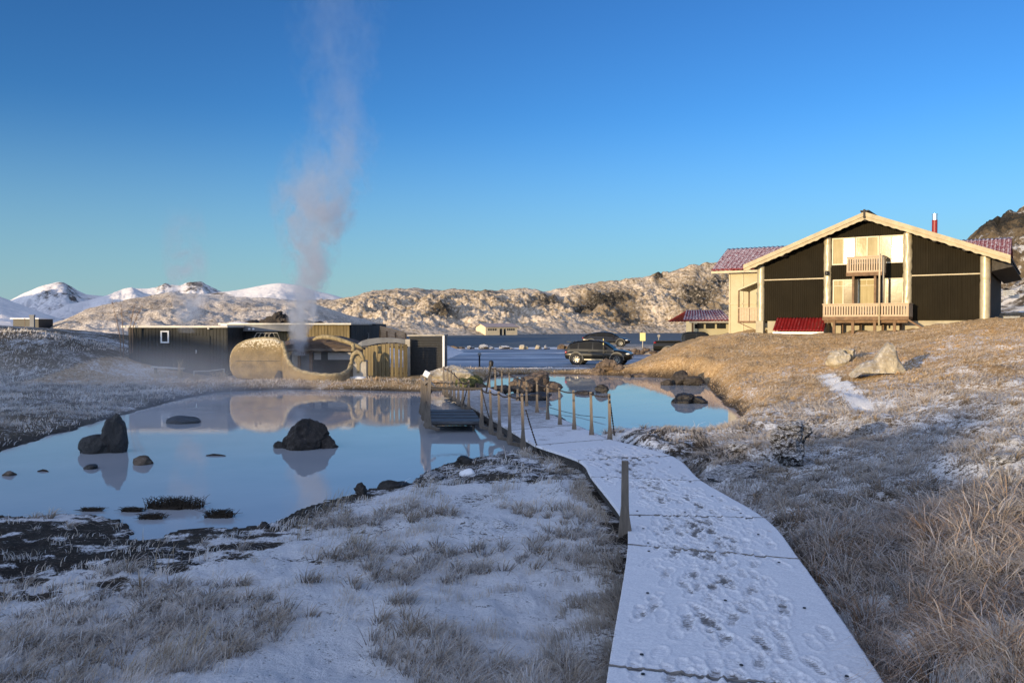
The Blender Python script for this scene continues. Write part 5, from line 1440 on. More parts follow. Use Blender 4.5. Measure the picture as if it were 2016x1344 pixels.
    def redroof(name, q0, q1, q2, q3, m, nrib, th=.05):
        """ribbed and stepped tin sheet between top edge q0-q1 and bottom edge q3-q2"""
        q0, q1, q2, q3 = map(Vector, (q0, q1, q2, q3)); n = nrib * 6; ms = 16; rows = []
        nn = (q1 - q0).cross(q3 - q0).normalized()
        if nn.z < 0: nn = -nn
        for j in range(ms + 1):
            f = j / ms; row = []
            for i in range(n + 1):
                g = i / n; p = q0.lerp(q1, g).lerp(q3.lerp(q2, g), f)
                row.append(tuple(p + nn * (.035 * math.sin(2 * math.pi * nrib * g) + .03 * (1 - (f * 8 % 1)))))
            rows.append(row)
        b = HB(); b.grid(rows); o = b.build(name, m, t, smooth='auto')
        md = o.modifiers.new('thick', 'SOLIDIFY'); md.thickness = th; md.offset = -1
        return o
    redroof('cellar_roof', (ra, .0, z_t + .02), (rb, .0, z_t + .02), (rd, -2.0, z_b2), (rc, -2.0, z_b2), M['red'], 15)
    b = HB(); b.box(((rc + rd) / 2, -2.05, z_b2 - .10), (rd - rc, .10, .12)); b.build('gutter', M['white'], t)
    b = HB(); b.prism([(rc + .2, -1.7, 1.5), (rc + .2, -.02, 1.5), (rc + .2, -.02, z_t - .1), (rc + .2, -1.7, z_b2 - .03)], (0, 0, 0), (rd - rc - .3, 0, 0)); b.build('cellar_wall', M['concrete_pale'], t)
    # left wing and its roof; the same ridge comes out on the right
    v0 = 4.0; wl, _ = hp(1436, 600, v0); e_, ze = hp(1436, 533, v0 - .5)
    vr = 9.0; rl, zr_ = hp(1432, 492, vr); el, _ = hp(1400, 533, v0 - .6); rr_, zrr = hp(1990, 470, vr)
    b = HB(); b.prism([(wl, v0, 1.6), (wl, 14, 1.6), (wl, 14, ze - .05), (wl, vr, zr_ - .25), (wl, v0, ze - .05)], (0, 0, 0), (-wl + .4, 0, 0)); b.build('wing_wall', M['cream'], t)
    redroof('wing_roof', (rl, vr, zr_), (2.5, vr, zr_), (2.5, v0 - .6, ze), (el, v0 - .6, ze), M['redfrost'], 22)
    redroof('wing_roof', (2.5, vr, zr_), (rl, vr, zr_), (el, 14.6, ze), (2.5, 14.6, ze), M['redfrost'], 22)
    redroof('wing_roof', (9, vr, zrr), (rr_, vr, zrr), (rr_ + .1, v0 + .4, ze - .2), (9, v0 + .4, ze - .2), M['redfrost'], 22)
    redroof('wing_roof', (rr_, vr, zrr), (9, vr, zrr), (9, 14, ze - .2), (rr_, 14, ze - .2), M['redfrost'], 22)
    b = HB(); b.box(((el + .4) / 2, v0 - .62, ze - .10), (.4 - el, .08, .16)); b.build('gutter', M['cream_trim'], t)
    b = HB()
    for px in (1436, 1462, 1499):
        u, _ = hp(px, 600, v0 - .03)
        if u < .3: b.box((u, v0 - .03, 4.2), (.10, .05, 5.2))
    b.box((wl / 2, v0 - .03, 4.35), (-wl, .05, .08)); b.box((wl / 2, v0 - .03, ze - .2), (-wl, .05, .14)); b.build('wing_trim', M['cream_trim'], t)
    # small side porch
    pl, pz = hp(1453, 569, .3); _, pz2 = hp(1497, 550, .3)
    b = HB(); b.prism([(pl, .2, pz), (-.05, .2, pz2), (-.05, .2, pz2 - .12), (pl, .2, pz - .12)], (0, 0, 0), (0, 2.6, 0)); b.build('porch_roof', M['cream_trim'], t)
    _, fz = hp(1460, 632, .3); _, rz1 = hp(1460, 607, .3)
    b = HB(); b.box((pl / 2, 1.5, fz - .06), (-pl, 2.6, .14)); o = b.build('porch', M['timber'], t)
    b = HB(); nb = 8
    for k in range(nb): b.box((pl + .1 + (-pl - .2) * (k + .5) / nb, .24, (fz + rz1) / 2), ((-pl - .2) / nb - .035, .03, rz1 - fz))
    b.box((pl / 2, .23, rz1 + .03), (-pl, .08, .06)); sub(b, 'railing', M['rail'], o)
    for u, v in ((pl + .05, .28), (pl + .05, 2.6)): HB().box((u, v, (fz + pz) / 2 - .05), (.09, .09, pz - fz - .1)).build('porch_post', M['timber'], t)
    HB().bar((pl + .05, .25, fz - .1), (.05, .25, 2.2), .05, .05).build('porch_brace', M['timber'], t)
    b = HB(); b.box((-.02, .1, 2.55), (.5, .5, 1.0)); b.build('corner_base', M['concrete_pale'], t)
house()

def side_things():
    Y = 66.0; x0, z1 = XZ(1352, 632, Y); x1, _ = XZ(1440, 632, Y); _, zr = XZ(1400, 612, Y + 3)
    t = thing('red_roofed_shed', ((x0 + x1) / 2, Y, .6), 'low cream shed with a frosted red tin roof left of the chalet', 'shed')
    b = MB(); b.box(((x0 + x1) / 2 + .5, Y + 2.6, (z1 + .2) / 2), (x1 - x0 - .9, 4.2, z1 - .2)); b.build('wall', M['cream'], t)
    rows = []; n = 90
    for j in range(13):
        f = j / 12; row = []
        for i in range(n + 1):
            g = i / n; x = x0 - .35 + .95 * (1 - f) + g * (x1 - x0 + .35 - .95 * (1 - f)); row.append((x, Y + 3.0 - 3.3 * f, zr + (z1 - zr) * f + .035 * math.sin(2 * math.pi * 15 * g) + .03 * (1 - (f * 6 % 1))))
        rows.append(row)
    b = MB(); b.grid(rows); b.grid([[(p[0], 2 * (Y + 3.0) - p[1], p[2]) for p in r_] for r_ in rows]); o = b.build('roof', M['redfrost'], t, smooth='auto')
    md = o.modifiers.new('thick', 'SOLIDIFY'); md.thickness = .05; md.offset = -1
    b = MB(); b.box(((x0 + x1) / 2 + .3, Y - .28, z1 - .08), (x1 - x0 + .3, .08, .12)); b.build('gutter', M['stone_grey'], t)
    for f in (.3, .55, .8): MB().box((x0 + (x1 - x0) * f, Y + .45, z1 - .42), (.7, .06, .36)).build('window', M['glass_dark'], t)
    b = MB(); b.box((x0 + .45, Y - .1, (z1 + .2) / 2), (.12, .12, z1 - .2)); b.build('post', M['timber'], t)
    # pallets stacked by the chalet's far corner
    labs = ['lowest pallet of the front stack beside the right corner of the chalet', 'second pallet from the ground in the front stack by the chalet', 'third pallet from the ground in the front stack by the chalet', 'topmost pallet of the front stack by the chalet', 'lowest pallet of the second stack at the right edge', 'upper pallet of the second stack at the right edge']
    proto = None
    for i, lab in enumerate(labs):
        Yp = 51.5 if i < 4 else 54; x, _ = XZ(1984 if i < 4 else 2006, 600, Yp); z = 3.12 + .24 * (i if i < 4 else i - 4)
        if proto is None:
            t = proto = thing('pallet', (x, Yp, z), lab, 'pallet', 'stacked pallets by the chalet')
            b = MB()
            for k in range(6): b.box((x - .42 + k * .17, Yp, z + .19), (.11, .9, .025))
            b.build('top_boards', M['plank'], t)
            b = MB()
            for k in range(3): b.box((x, Yp - .38 + k * .38, z + .09), (1.0, .10, .14))
            b.build('runner', M['plank'], t)
        else:
            c = copy_tree(proto); c.location = (x + .03 * (i % 3), Yp, z); c['label'] = lab
    # yellow sign on the terrace, round marker, pole
    Yt = 75.5; (sx0, sz1), (sx1, sz0) = XZ(1260, 655, Yt), XZ(1271, 671, Yt)
    t = thing('yellow_sign', ((sx0 + sx1) / 2, Yt, .6), 'blank pale yellow sign board on a short post above the rubble wall', 'sign')
    b = MB(); b.box(((sx0 + sx1) / 2, Yt, (sz0 + sz1) / 2), (sx1 - sx0, .06, sz1 - sz0)); b.build('board', M['yellow'], t, bevel=.03)
    b = MB(); b.tube([((sx0 + sx1) / 2, Yt + .06, .5), ((sx0 + sx1) / 2, Yt + .06, sz1 - .1)], .04, 8); b.build('post', M['stone_grey'], t)
    x, z = XZ(1297, 661, 73); t = thing('round_marker', (x, 73, .6), 'small pale round marker head on a pole behind the pickup bed', 'marker')
    MB().lathe([(0, -.03), (.13, -.03), (.13, .03), (0, .03)], (x, 73, z), 'Y', 16).build('disc', M['stone_grey'], t); MB().tube([(x, 73.05, .5), (x, 73.05, z)], .03, 8).build('pole', M['stone_grey'], t)
    x, z0 = XZ(1188, 716, 50.6); _, z1 = XZ(1188, 664, 50.6)
    t = thing('snow_pole', (x, 50.6, .2), 'thin dark snow pole with pale bands in front of the SUV door', 'snow pole')
    MB().tube([(x, 50.6, z0 - .2), (x, 50.6, z1)], .028, 8).build('pole', M['black'], t)
    for f in (.06, .22): MB().lathe([(.031, 0), (.031, .09)], (x, 50.6, z1 - (z1 - z0) * f - .09), n=8).build('reflector_band', M['yellow'], t)
    # terrace with a rubble front
    b = MB(); xs = np.linspace(5.5, 27, 60); ys = [71.6, 72.2, 72.8, 75, 78, 82, 86, 92, 94]; zs = [.10, .45, .60, .62, .62, .62, .62, .6, .1]
    rows = [[(x, y + .25 * float(noise3(x * .6, y, 2)), z + .06 * float(noise3(x * .9, y * .9, 6))) for x in xs] for y, z in zip(ys, zs)]
    b.grid(rows); o = b.build('earth_terrace', M['hill_near'], smooth=True); a = o.data.attributes.new('mask', 'FLOAT_COLOR', 'POINT'); a.data.foreach_set('color', np.tile([.45, 0, 0, 1], len(o.data.vertices)).astype(np.float32))
    tag(o, 'low earth terrace at the back of the car park', 'terrace', kind='structure')
    r = np.random.default_rng(9); b = MB()
    for k in range(46):
        x = 8.6 + r.uniform(0, 8.0); z = .2 + .42 * r.random(); lump(b, (x, 71.75 + .5 * (z - .2) + r.normal(0, .06), z), (r.uniform(.3, .6), .4, r.uniform(.22, .4)), 300 + k, 7, .15, 2)
    tag(b.build('rubble_wall', M['rock_brown'], smooth='auto', org=(12.6, 71.7, .2)), 'low dark rubble retaining wall below the yellow sign', 'wall')
side_things()

# ------------------------------------------------------------------ vehicles
def loft(mb, stations, e=3.2, n=24):
    rows = []
    for (x, zb, zt, hw) in stations:
        row = []
        for k in range(n):
            a = 2 * math.pi * k / n; c, s = math.cos(a), math.sin(a)
            y = hw * math.copysign(abs(c) ** (2 / e), c); z = (zb + zt) / 2 + (zt - zb) / 2 * math.copysign(abs(s) ** (2 / e), s)
            row.append((x, y, z))
        row.append(row[0]); rows.append(row)
    mb.grid(rows)
    n1 = n + 1; base = len(mb.v) - len(rows) * n1
    mb.f.append(tuple(base + k for k in range(n))); mb.f.append(tuple(base + (len(rows) - 1) * n1 + k for k in range(n - 1, -1, -1)))

def vehicle(kind, loc, rz, label, cat):
    t = thing(kind, loc, label, cat, rotz=rz)
    X = pmat(t); B = lambda: MB(X)
    if kind == 'suv':
        low = [(-2.16, .52, .84, .74), (-2.10, .36, .96, .86), (-1.8, .30, 1.03, .93), (-1.0, .27, 1.03, .95), (0, .26, 1.01, .96), (.9, .26, 1.02, .95), (1.35, .27, 1.00, .94), (1.75, .28, .95, .92), (2.02, .30, .86, .84), (2.16, .42, .72, .70)]
        roof = [(-2.06, 1.0, .74), (-1.80, 1.40, .70), (-1.35, 1.52, .68), (-.6, 1.59, .68), (.1, 1.57, .67), (.45, 1.47, .66), (1.12, 1.0, .78)]
        cuts = [(-1.80, -1.28), (-1.20, -.32), (-.24, .62)]; wb = (-1.33, 1.33); wr, ww = .37, .24; paint = M['paint_green']; beltw = .86
    elif kind == 'sedan':
        low = [(-2.34, .5, .86, .66), (-2.24, .36, 1.0, .82), (-1.9, .28, 1.05, .90), (-1, .24, 1.0, .92), (0, .22, .96, .93), (1, .22, .94, .92), (1.6, .23, .88, .90), (2.05, .26, .76, .82), (2.33, .36, .62, .62)]
        roof = [(-2.2, 1.0, .62), (-1.5, 1.30, .60), (-.8, 1.44, .62), (-.1, 1.47, .63), (.4, 1.41, .62), (1.4, .92, .74)]
        cuts = [(-1.7, -.95), (-.88, .0), (.08, .9)]; wb = (-1.42, 1.45); wr, ww = .35, .23; paint = M['paint_black']; beltw = .84
    else:
        low = [(-2.85, .75, 1.25, .84), (-2.8, .62, 1.42, .93), (-1.5, .55, 1.42, .96), (-.6, .52, 1.42, .97), (.6, .52, 1.40, .97), (1.5, .52, 1.38, .96), (2.3, .54, 1.30, .93), (2.75, .58, 1.2, .86), (2.85, .7, 1.05, .74)]
        roof = [(-.75, 1.36, .84), (-.62, 1.98, .72), (-.2, 2.08, .72), (.8, 2.08, .72), (1.05, 2.02, .72), (1.75, 1.36, .84)]
        cuts = [(-.5, .28), (.36, 1.2)]; wb = (-1.75, 1.75); wr, ww = .46, .30; paint = M['paint_green']; beltw = .90
    b = B(); loft(b, low); b.build('body', paint, t, smooth='auto')
    # cabin
    belt = lambda x: np.interp(x, [s[0] for s in low], [s[2] for s in low]) - .10
    rz_ = lambda x: float(np.interp(x, [r[0] for r in roof], [r[1] for r in roof])); rw = lambda x: float(np.interp(x, [r[0] for r in roof], [r[2] for r in roof]))
    xs = sorted(set(list(np.linspace(roof[0][0], roof[-1][0], 25)) + [r[0] for r in roof])); rows = []
    for x in xs:
        zb = float(belt(x)); zt = max(rz_(x), zb + .02); w1 = rw(x); w0 = beltw
        if zt - zb < .15: w1 = w0 * .97
        rows.append([(x, -w0, zb - .1), (x, -w0, zb), (x, -(w1 + .03), zt - .09 * min(1, (zt - zb) * 2)), (x, -w1 * .88, zt - .02), (x, 0, zt + .01), (x, w1 * .88, zt - .02), (x, w1 + .03, zt - .09 * min(1, (zt - zb) * 2)), (x, w0, zb), (x, w0, zb - .1)])
    b = B(); b.grid(rows); b.build('cabin', paint, t, smooth='auto')
    def sidept(x, f, s, off=.012):
        zb = float(belt(x)) + .10; zt = rz_(x) - .10; w0, w1 = beltw, rw(x) + .03
        z = zb + (zt - zb) * f; g = (z - (zb - .1)) / max(.05, (rz_(x) - .09) - (zb - .1)); return (x, s * (w0 + (w1 - w0) * g + off), z)
    for s in (-1, 1):
        for (a, c) in cuts:
            q = np.linspace(a, c, 7); b = B(); b.grid([[sidept(x, .02, s) for x in q], [sidept(x, .5, s) for x in q], [sidept(x, .98, s) for x in q]]); b.build('side_window', M['carglass'], t)
    r6, r5 = roof[-1], roof[-2]
    def ws(f, g):
        x = r5[0] + (r6[0] - r5[0]) * f; z = r5[1] + (r6[1] - r5[1]) * f; w = (r5[2] + (r6[2] - r5[2]) * f) * .90; return (x + .02, w * g, z + .018)
    b = B(); b.grid([[ws(f, g) for g in np.linspace(-1, 1, 7)] for f in (.08, .5, .86)]); b.build('windscreen', M['carglass'], t)
    r0, r1 = roof[0], roof[1]
    b = B(); b.grid([[(r0[0] + (r1[0] - r0[0]) * f - .02, (r0[2] + (r1[2] - r0[2]) * f) * .85 * g, r0[1] + (r1[1] - r0[1]) * f + .015) for g in np.linspace(-1, 1, 5)] for f in (.2, .9)]); b.build('rear_window', M['carglass'], t)
    if kind != 'sedan':
        b = B(); q = [r for r in roof[1:-1]]
        b.grid([[(r[0], g * r[2] * .84, r[1] + .016) for g in np.linspace(-1, 1, 5)] for r in q]); b.build('frost_layer', M['frostroof'], t)
    # wheels, arches
    hwm = max(s[3] for s in low)
    for wx in wb:
        for s in (-1, 1):
            y = s * (hwm - ww / 2 + .015)
            b = B(); b.lathe([(wr * .62, -ww / 2), (wr * .94, -ww / 2), (wr, -ww * .35), (wr, ww * .35), (wr * .94, ww / 2), (wr * .62, ww / 2), (wr * .62, -ww / 2)], (wx, y, wr), 'Y', 26)
            o = b.build('wheel', M['tyre'], t, smooth='auto')
            b = B(); yo = y + s * (ww / 2 - .035)
            b.lathe([(wr * .63, 0), (wr * .63, .05 * s), (wr * .55, .04 * s), (wr * .52, 0)], (wx, yo, wr), 'Y', 26)
            for k in range(7):
                a = 2 * math.pi * k / 7; b.bar((wx + .04 * math.cos(a), yo + .012 * s, wr + .04 * math.sin(a)), (wx + wr * .58 * math.cos(a), yo + .022 * s, wr + wr * .58 * math.sin(a)), .055, .03, up=(0, 1, 0))
            b.lathe([(0, .03 * s), (.06, .03 * s), (.07, 0)], (wx, yo, wr), 'Y', 12); sub(b, 'rim', M['rim'], o)
            b = B(); b.lathe([(wr * .60, 0), (0, 0)], (wx, yo - .05 * s, wr), 'Y', 20); sub(b, 'brake_disc', M['bolt'], o)
            b = B(); pts = [(wx + (wr + .075) * math.cos(a), s * (hwm - .015), wr + .01 + (wr + .075) * math.sin(a)) for a in np.linspace(-.15, math.pi + .15, 16)]
            b.tube(pts, .045, 6); b.build('wheel_arch', M['trimgrey'], t, smooth=True)
            b = B(); b.lathe([(wr + .06, -.10), (wr + .06, .02)], (wx, s * (hwm - .03), wr + .01), 'Y', 24); b.lathe([(wr + .06, 0), (0, 0)], (wx, s * (hwm - .005) - .02 * s, wr + .01), 'Y', 24); b.build('wheel_well', M['bolt'], t)
    xf_, xr_ = low[-1][0], low[0][0]
    zl = low[-2][2] - .10
    for s in (-1, 1):
        b = B(); lump(b, (low[-2][0] - .02, s * (low[-2][3] - .13), zl - .02), (.34, .34, .13), 5, 0, .0, 3); b.build('headlight', M['lamp'], t, smooth=True)
        b = B(); lump(b, (xr_ + .12, s * (low[1][3] - .12), low[1][2] - .14), (.22, .30, .20 if kind == 'suv' else .13), 5, 0, .0, 3); b.build('tail_light', M['lamp_red'], t, smooth=True)
        mx = cuts[-1][1] - .08
        b = B(); lump(b, (mx, s * (beltw + .17), float(belt(mx)) + .20), (.14, .22, .17), 3, 0, .03, 3); b.build('mirror', paint if kind != 'pickup' else M['silver'], t, smooth=True)
        b = B(); b.box(((wb[0] + wb[1]) / 2, s * (hwm - .01), low[4][1] + .10), (wb[1] - wb[0] - 2 * wr - .3, .05, .07)); b.build('sill_trim', M['rim'] if kind == 'suv' else M['trimgrey'], t)
        for x in [c[1] + .04 for c in cuts[:-1]] + [cuts[-1][1] + .06]:
            b = B(); b.box((x, s * (np.interp(x, [q[0] for q in low], [q[3] for q in low]) - .004), .66 if kind != 'pickup' else .95), (.012, .012, .55)); b.build('door_seam', M['bolt'], t)
            b = B(); b.box((x - .18, s * (hwm + .003), (.86 if kind != 'pickup' else 1.2)), (.17, .03, .03)); b.build('door_handle', paint, t)
    b = B(); b.box((xf_ - .03, 0, low[-1][1] + .12), (.12, low[-1][3] * 1.5, .12)); b.build('grille', M['bolt'], t)
    b = B(); b.box((xf_ + .05, 0, low[-1][1] + .10), (.02, .50, .11)); b.build('licence_plate', M['white'], t)
    if kind == 'suv':
        for s in (-1, 1): B().box((xf_ - .14, .62 * s, .48), (.16, .12, .10)).build('fog_light', M['lamp'], t)
        b = B(); b.box((-1.9, 0, 1.50), (.30, 1.2, .04)); b.build('spoiler', paint, t)
    if kind == 'pickup':
        b = B(); b.box((-1.78, 0, 1.40), (1.9, 1.62, .06)); b.build('bed_cover', M['bolt'], t)
        b = B(); b.box((-2.92, 0, .72), (.14, 1.8, .16)); b.build('rear_bumper', M['trimgrey'], t)
    return t
vehicle('suv', (5.75, 53.6, .16), R(-17), 'dark green-black compact SUV parked beside the pond', 'suv')
vehicle('sedan', (8.6 + .75, 80.5, .64), R(-12), 'low black car parked on the terrace behind the SUV', 'car')
vehicle('pickup', (13.6, 61.6, .16), R(-9), 'dark tall pickup truck half hidden behind the golden mound', 'pickup truck')

# ------------------------------------------------------------------ grass
def blades(name, X, Y, Z, H, Wd, DX, DY, LEAN, c0, c1, label, droop=0.25):
    """tapering bent blades: five points each"""
    n = len(X)
    # width direction turned at random
    a = rng.uniform(0, math.pi, n); wx, wy = np.cos(a) * Wd, np.sin(a) * Wd * .4
    P = np.zeros((n, 7, 3))
    def lvl(f): return X + DX * LEAN * H * f ** 1.7, Y + DY * LEAN * H * f ** 1.7, Z + H * (f - droop * LEAN * f * f * f)
    for i, (f, w) in enumerate(((0, 1), (.42, .8), (.76, .5))):
        x, y, z = lvl(f)
        P[:, i * 2] = np.stack([x - wx * w / 2, y - wy * w / 2, z - (.02 if i == 0 else 0)], -1)
        P[:, i * 2 + 1] = np.stack([x + wx * w / 2, y + wy * w / 2, z - (.02 if i == 0 else 0)], -1)
    x, y, z = lvl(1.0); P[:, 6] = np.stack([x, y, z], -1)
    b = np.arange(n)[:, None] * 7
    Q = np.concatenate([b + np.array([[0, 1, 3, 2]]), b + np.array([[2, 3, 5, 4]])]); T = b + np.array([[4, 5, 6]])
    C = np.zeros((n, 7, 3)); 
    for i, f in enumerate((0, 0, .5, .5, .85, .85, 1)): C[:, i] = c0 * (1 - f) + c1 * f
    o = fast_mesh(name, P.reshape(-1, 3), Q, M['blades'], {'tint': C.reshape(-1, 3)}, smooth=False, tris=T)
    return tag(o, label, 'grass', kind='stuff')

def scatter(n, r0, r1, a0=-34, a1=34, pw=1.0):
    u = rng.random(n)
    r = r0 * (r1 / r0) ** u if pw == 1.0 else (r0 ** (1 - pw) + u * (r1 ** (1 - pw) - r0 ** (1 - pw))) ** (1 / (1 - pw))
    a = R(1) * rng.uniform(a0, a1, n)
    return r * np.sin(a), r * np.cos(a)

def grass():
    tan = np.array([.46, .355, .235]); dark = np.array([.040, .029, .020]); sunlit_gold = np.array([.84, .58, .30]); white = np.array([.84, .84, .86]); pink = np.array([.76, .67, .58])  # the gold blade tone has sunlight mixed into it
    N = 1150000
    X, Y = scatter(N, 3.7, 52, -44, 58)
    d = sdf_pond(X, Y); wd = sdf_poly(X, Y, walk_poly)
    rr = np.hypot(X, Y)
    s, mud, g = masks(X, Y)
    right = sstep(.2, 1.2, X - (1.55 + .045 * Y))
    n1 = fbm(X * .55, Y * .55, 8, 4); n2 = fbm(X * 2.4, Y * 2.4, 11, 3)
    lot = lot_mask(X, Y)
    left_near = (1 - right) * (Y < 20)
    dens = .42 + .9 * n1 + 1.0 * n2
    dens = np.where(right > .5, .20 + .45 * n1 + .7 * n2 + .22 * sstep(9, 14, Y) + .35 * sstep(20, 30, Y), dens)
    dens = np.where(left_near > .5, -.14 + .75 * n1 + .95 * n2 + .25 * (X < -2.2) * (Y < 8.0), dens)
    edge = np.exp(-(np.maximum(wd, 0) / .55) ** 2) * (1 - sstep(15, 18, Y))
    dens = dens + .45 * edge * (X < 2.2)
    dens = dens * (1 - mud * .6 * (edge < .3))
    dens = dens * (1 - np.exp(-np.maximum(d - .02, 0) / .15) * .6)
    emb = (X < -13) & (Y > 33)
    dens = np.where(emb, .30 + .9 * n2, dens)
    dens = dens * (1 - .9 * trail(X, Y))
    keep = (rng.random(N) < np.clip(dens, 0, 1)) & (d > .05) & (lot < .2) & (wd > .02) & ~((Y > 37) & (X > -21) & (X < -3) & (Y < 55))
    hx = Vector((-.834, .552)); 
    uu = (X - 17.11) * .834 + (Y - 56) * -.552; vv = (X - 17.11) * .552 + (Y - 56) * .834
    keep &= ~((uu > -1.5) & (vv > -1.9))
    X, Y, n1, n2, s, mud, g, right, rr, edge, d = [q[keep] for q in (X, Y, n1, n2, s, mud, g, right, rr, edge, d)]
    Z = height(X, Y); n = len(X)
    H = (.050 + .055 * rng.random(n)) * (1 + .8 * np.clip(n2, -.5, 1)) 
    H = H * (1 - right) + right * (.075 + .07 * rng.random(n) + .07 * (1 - sstep(8, 13, Y))) * (1 + .55 * np.clip(n1, -.6, 1))
    H = H + edge * (1 - right) * .12 * rng.random(n)
    H = H * np.where((Y > 46) & (X < 9), .45, 1.0)
    tall = rng.random(n) < .02; H = np.where(tall, H * 1.9, H)
    H = H * (1 + .5 * sstep(20, 45, rr))
    Wd = np.maximum(.0042, rr * .00075) * rng.uniform(.7, 1.3, n)
    ang = 2.2 * fbm(X * .35, Y * .35, 21, 3) * 2 + rng.normal(0, .7, n)
    lean = np.clip(rng.normal(.75, .3, n) + .55 * right, .1, 1.7)
    frost = np.clip(.74 + .20 * (1 - right) + .4 * n1 + rng.normal(0, .22, n) - .65 * g, 0, 1)
    frost = np.where((edge > .35) & (right < .5), frost * .35, frost)
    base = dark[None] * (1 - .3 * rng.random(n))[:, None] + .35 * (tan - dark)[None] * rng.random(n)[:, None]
    body = tan[None] * (1 - g)[:, None] + sunlit_gold[None] * g[:, None]
    body = body * (1 - .45 * (1 - right)[:, None]) + np.array([.66, .58, .48])[None] * .45 * (1 - right)[:, None]
    body = body * (.75 + .5 * rng.random(n))[:, None]
    fr = np.where(rng.random(n)[:, None] < .45, pink[None], white[None])
    tip = body * (1 - frost)[:, None] + fr * frost[:, None]
    root = base * (1 - .55 * g)[:, None] + sunlit_gold[None] * .45 * (.55 * g)[:, None]
    fl = np.where(right > .5, .10 + .3 * sstep(12, 22, rr), .72) * frost
    root = root * (1 - fl)[:, None] + fr * fl[:, None]
    H = H * (1 - .35 * sstep(22, 32, rr) * right)
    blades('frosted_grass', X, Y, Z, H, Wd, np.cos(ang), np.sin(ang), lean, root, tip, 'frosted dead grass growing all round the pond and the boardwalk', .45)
    print('blades', n)
    # fuller tussocks: many blades from one root, arching outward
    nt = 11000
    X, Y = scatter(nt, 3.7, 40, -44, 58)
    d = sdf_pond(X, Y); wd = sdf_poly(X, Y, walk_poly); right = (X > 1.6 + .045 * Y)
    s, mud, g = masks(X, Y); n1 = fbm(X * .6, Y * .6, 31, 3)
    keep = (trail(X, Y) < .4) & (d > .15) & (wd > .12) & (lot_mask(X, Y) < .2) & (Y < 36) & np.where(right, (n1 > -.6) & (rng.random(len(X)) < 1 - .72 * sstep(8, 13, Y)), (n1 > .10) | ((X < -2.0) & (Y < 8.2) & (n1 > -.2))) & (mud < .4)
    uu = (X - 17.11) * .834 + (Y - 56) * -.552
    X, Y, right, g, n1 = [q[keep] for q in (X, Y, right, g, n1)]
    nb = 34; m = len(X)
    sz = np.where(right, rng.uniform(.7, 1.3, m) * (1 - .45 * sstep(8, 13, Y)), rng.uniform(.4, .8, m))
    fr0 = np.clip(np.where(right, .58, .74) + .35 * n1 + rng.normal(0, .22, m) - .6 * g, 0, 1)
    wdir = 3.0 * fbm(X * .3, Y * .3, 44, 3)
    def rep(q): return np.repeat(q, nb)
    k = m * nb
    a = rep(wdir) + rng.normal(0, 1.25, k)
    ro = np.abs(rng.normal(0, .055, k)) * rep(sz)
    bx = rep(X) + np.cos(a) * ro; by = rep(Y) + np.sin(a) * ro
    rr = np.hypot(bx, by)
    H = rep(sz) * rng.uniform(.17, .40, k) * (1 - .35 * sstep(22, 32, rr) * rep(right))
    bz = np.repeat(height(X, Y), nb) - .015
    fr_ = np.clip(rep(fr0) + rng.normal(0, .2, k), 0, 1)[:, None]
    gg = rep(g)[:, None]
    cop = (rep(right * 1.0) * (1 - sstep(9, 13, rr)))[:, None]
    body = ((tan[None] * (1 - cop) + np.array([.50, .31, .18])[None] * cop) * (1 - gg) + sunlit_gold[None] * gg) * rng.uniform(.7, 1.35, k)[:, None]
    frc = np.where(rng.random(k)[:, None] < .5, pink[None], white[None])
    tip = body * (1 - fr_) + frc * fr_
    root = (dark[None] * .7 * (1 - .6 * gg) + body * .55 * gg) * rng.uniform(.5, 1.2, k)[:, None]
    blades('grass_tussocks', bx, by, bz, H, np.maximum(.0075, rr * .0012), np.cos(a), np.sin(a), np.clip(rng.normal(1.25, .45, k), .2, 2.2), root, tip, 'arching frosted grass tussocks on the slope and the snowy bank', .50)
    # a few clumps of straight tall stalks low on the left
    X = []; Y = []
    for px, py, Yd, m_ in [(330, 1290, 6.3, 26), (395, 1265, 6.6, 22), (250, 1320, 6.0, 16), (665, 1010, 11.9, 40), (690, 1090, 9.6, 40), (600, 1060, 10.3, 24), (830, 990, 12.6, 40), (985, 985, 13, 26), (300, 1120, 8.9, 14)]:
        x0 = (px - 1008) / F * Yd
        X += list(x0 + rng.normal(0, .13, m_)); Y += list(Yd + rng.normal(0, .10, m_))
    X = np.array(X); Y = np.array(Y); k = len(X); aa = rng.normal(.3, .5, k)
    st = np.array([.52, .42, .29])[None] * rng.uniform(.7, 1.25, k)[:, None]
    blades('grass_stalks', X, Y, height(X, Y) - .01, rng.uniform(.16, .42, k), np.full(k, .0065), np.cos(aa), np.sin(aa), np.clip(rng.normal(.35, .2, k), .05, .8), st * .55, st, 'tall straw-coloured stalks standing out of the snowy left bank', .2)
    print('tussock blades', k)
grass()

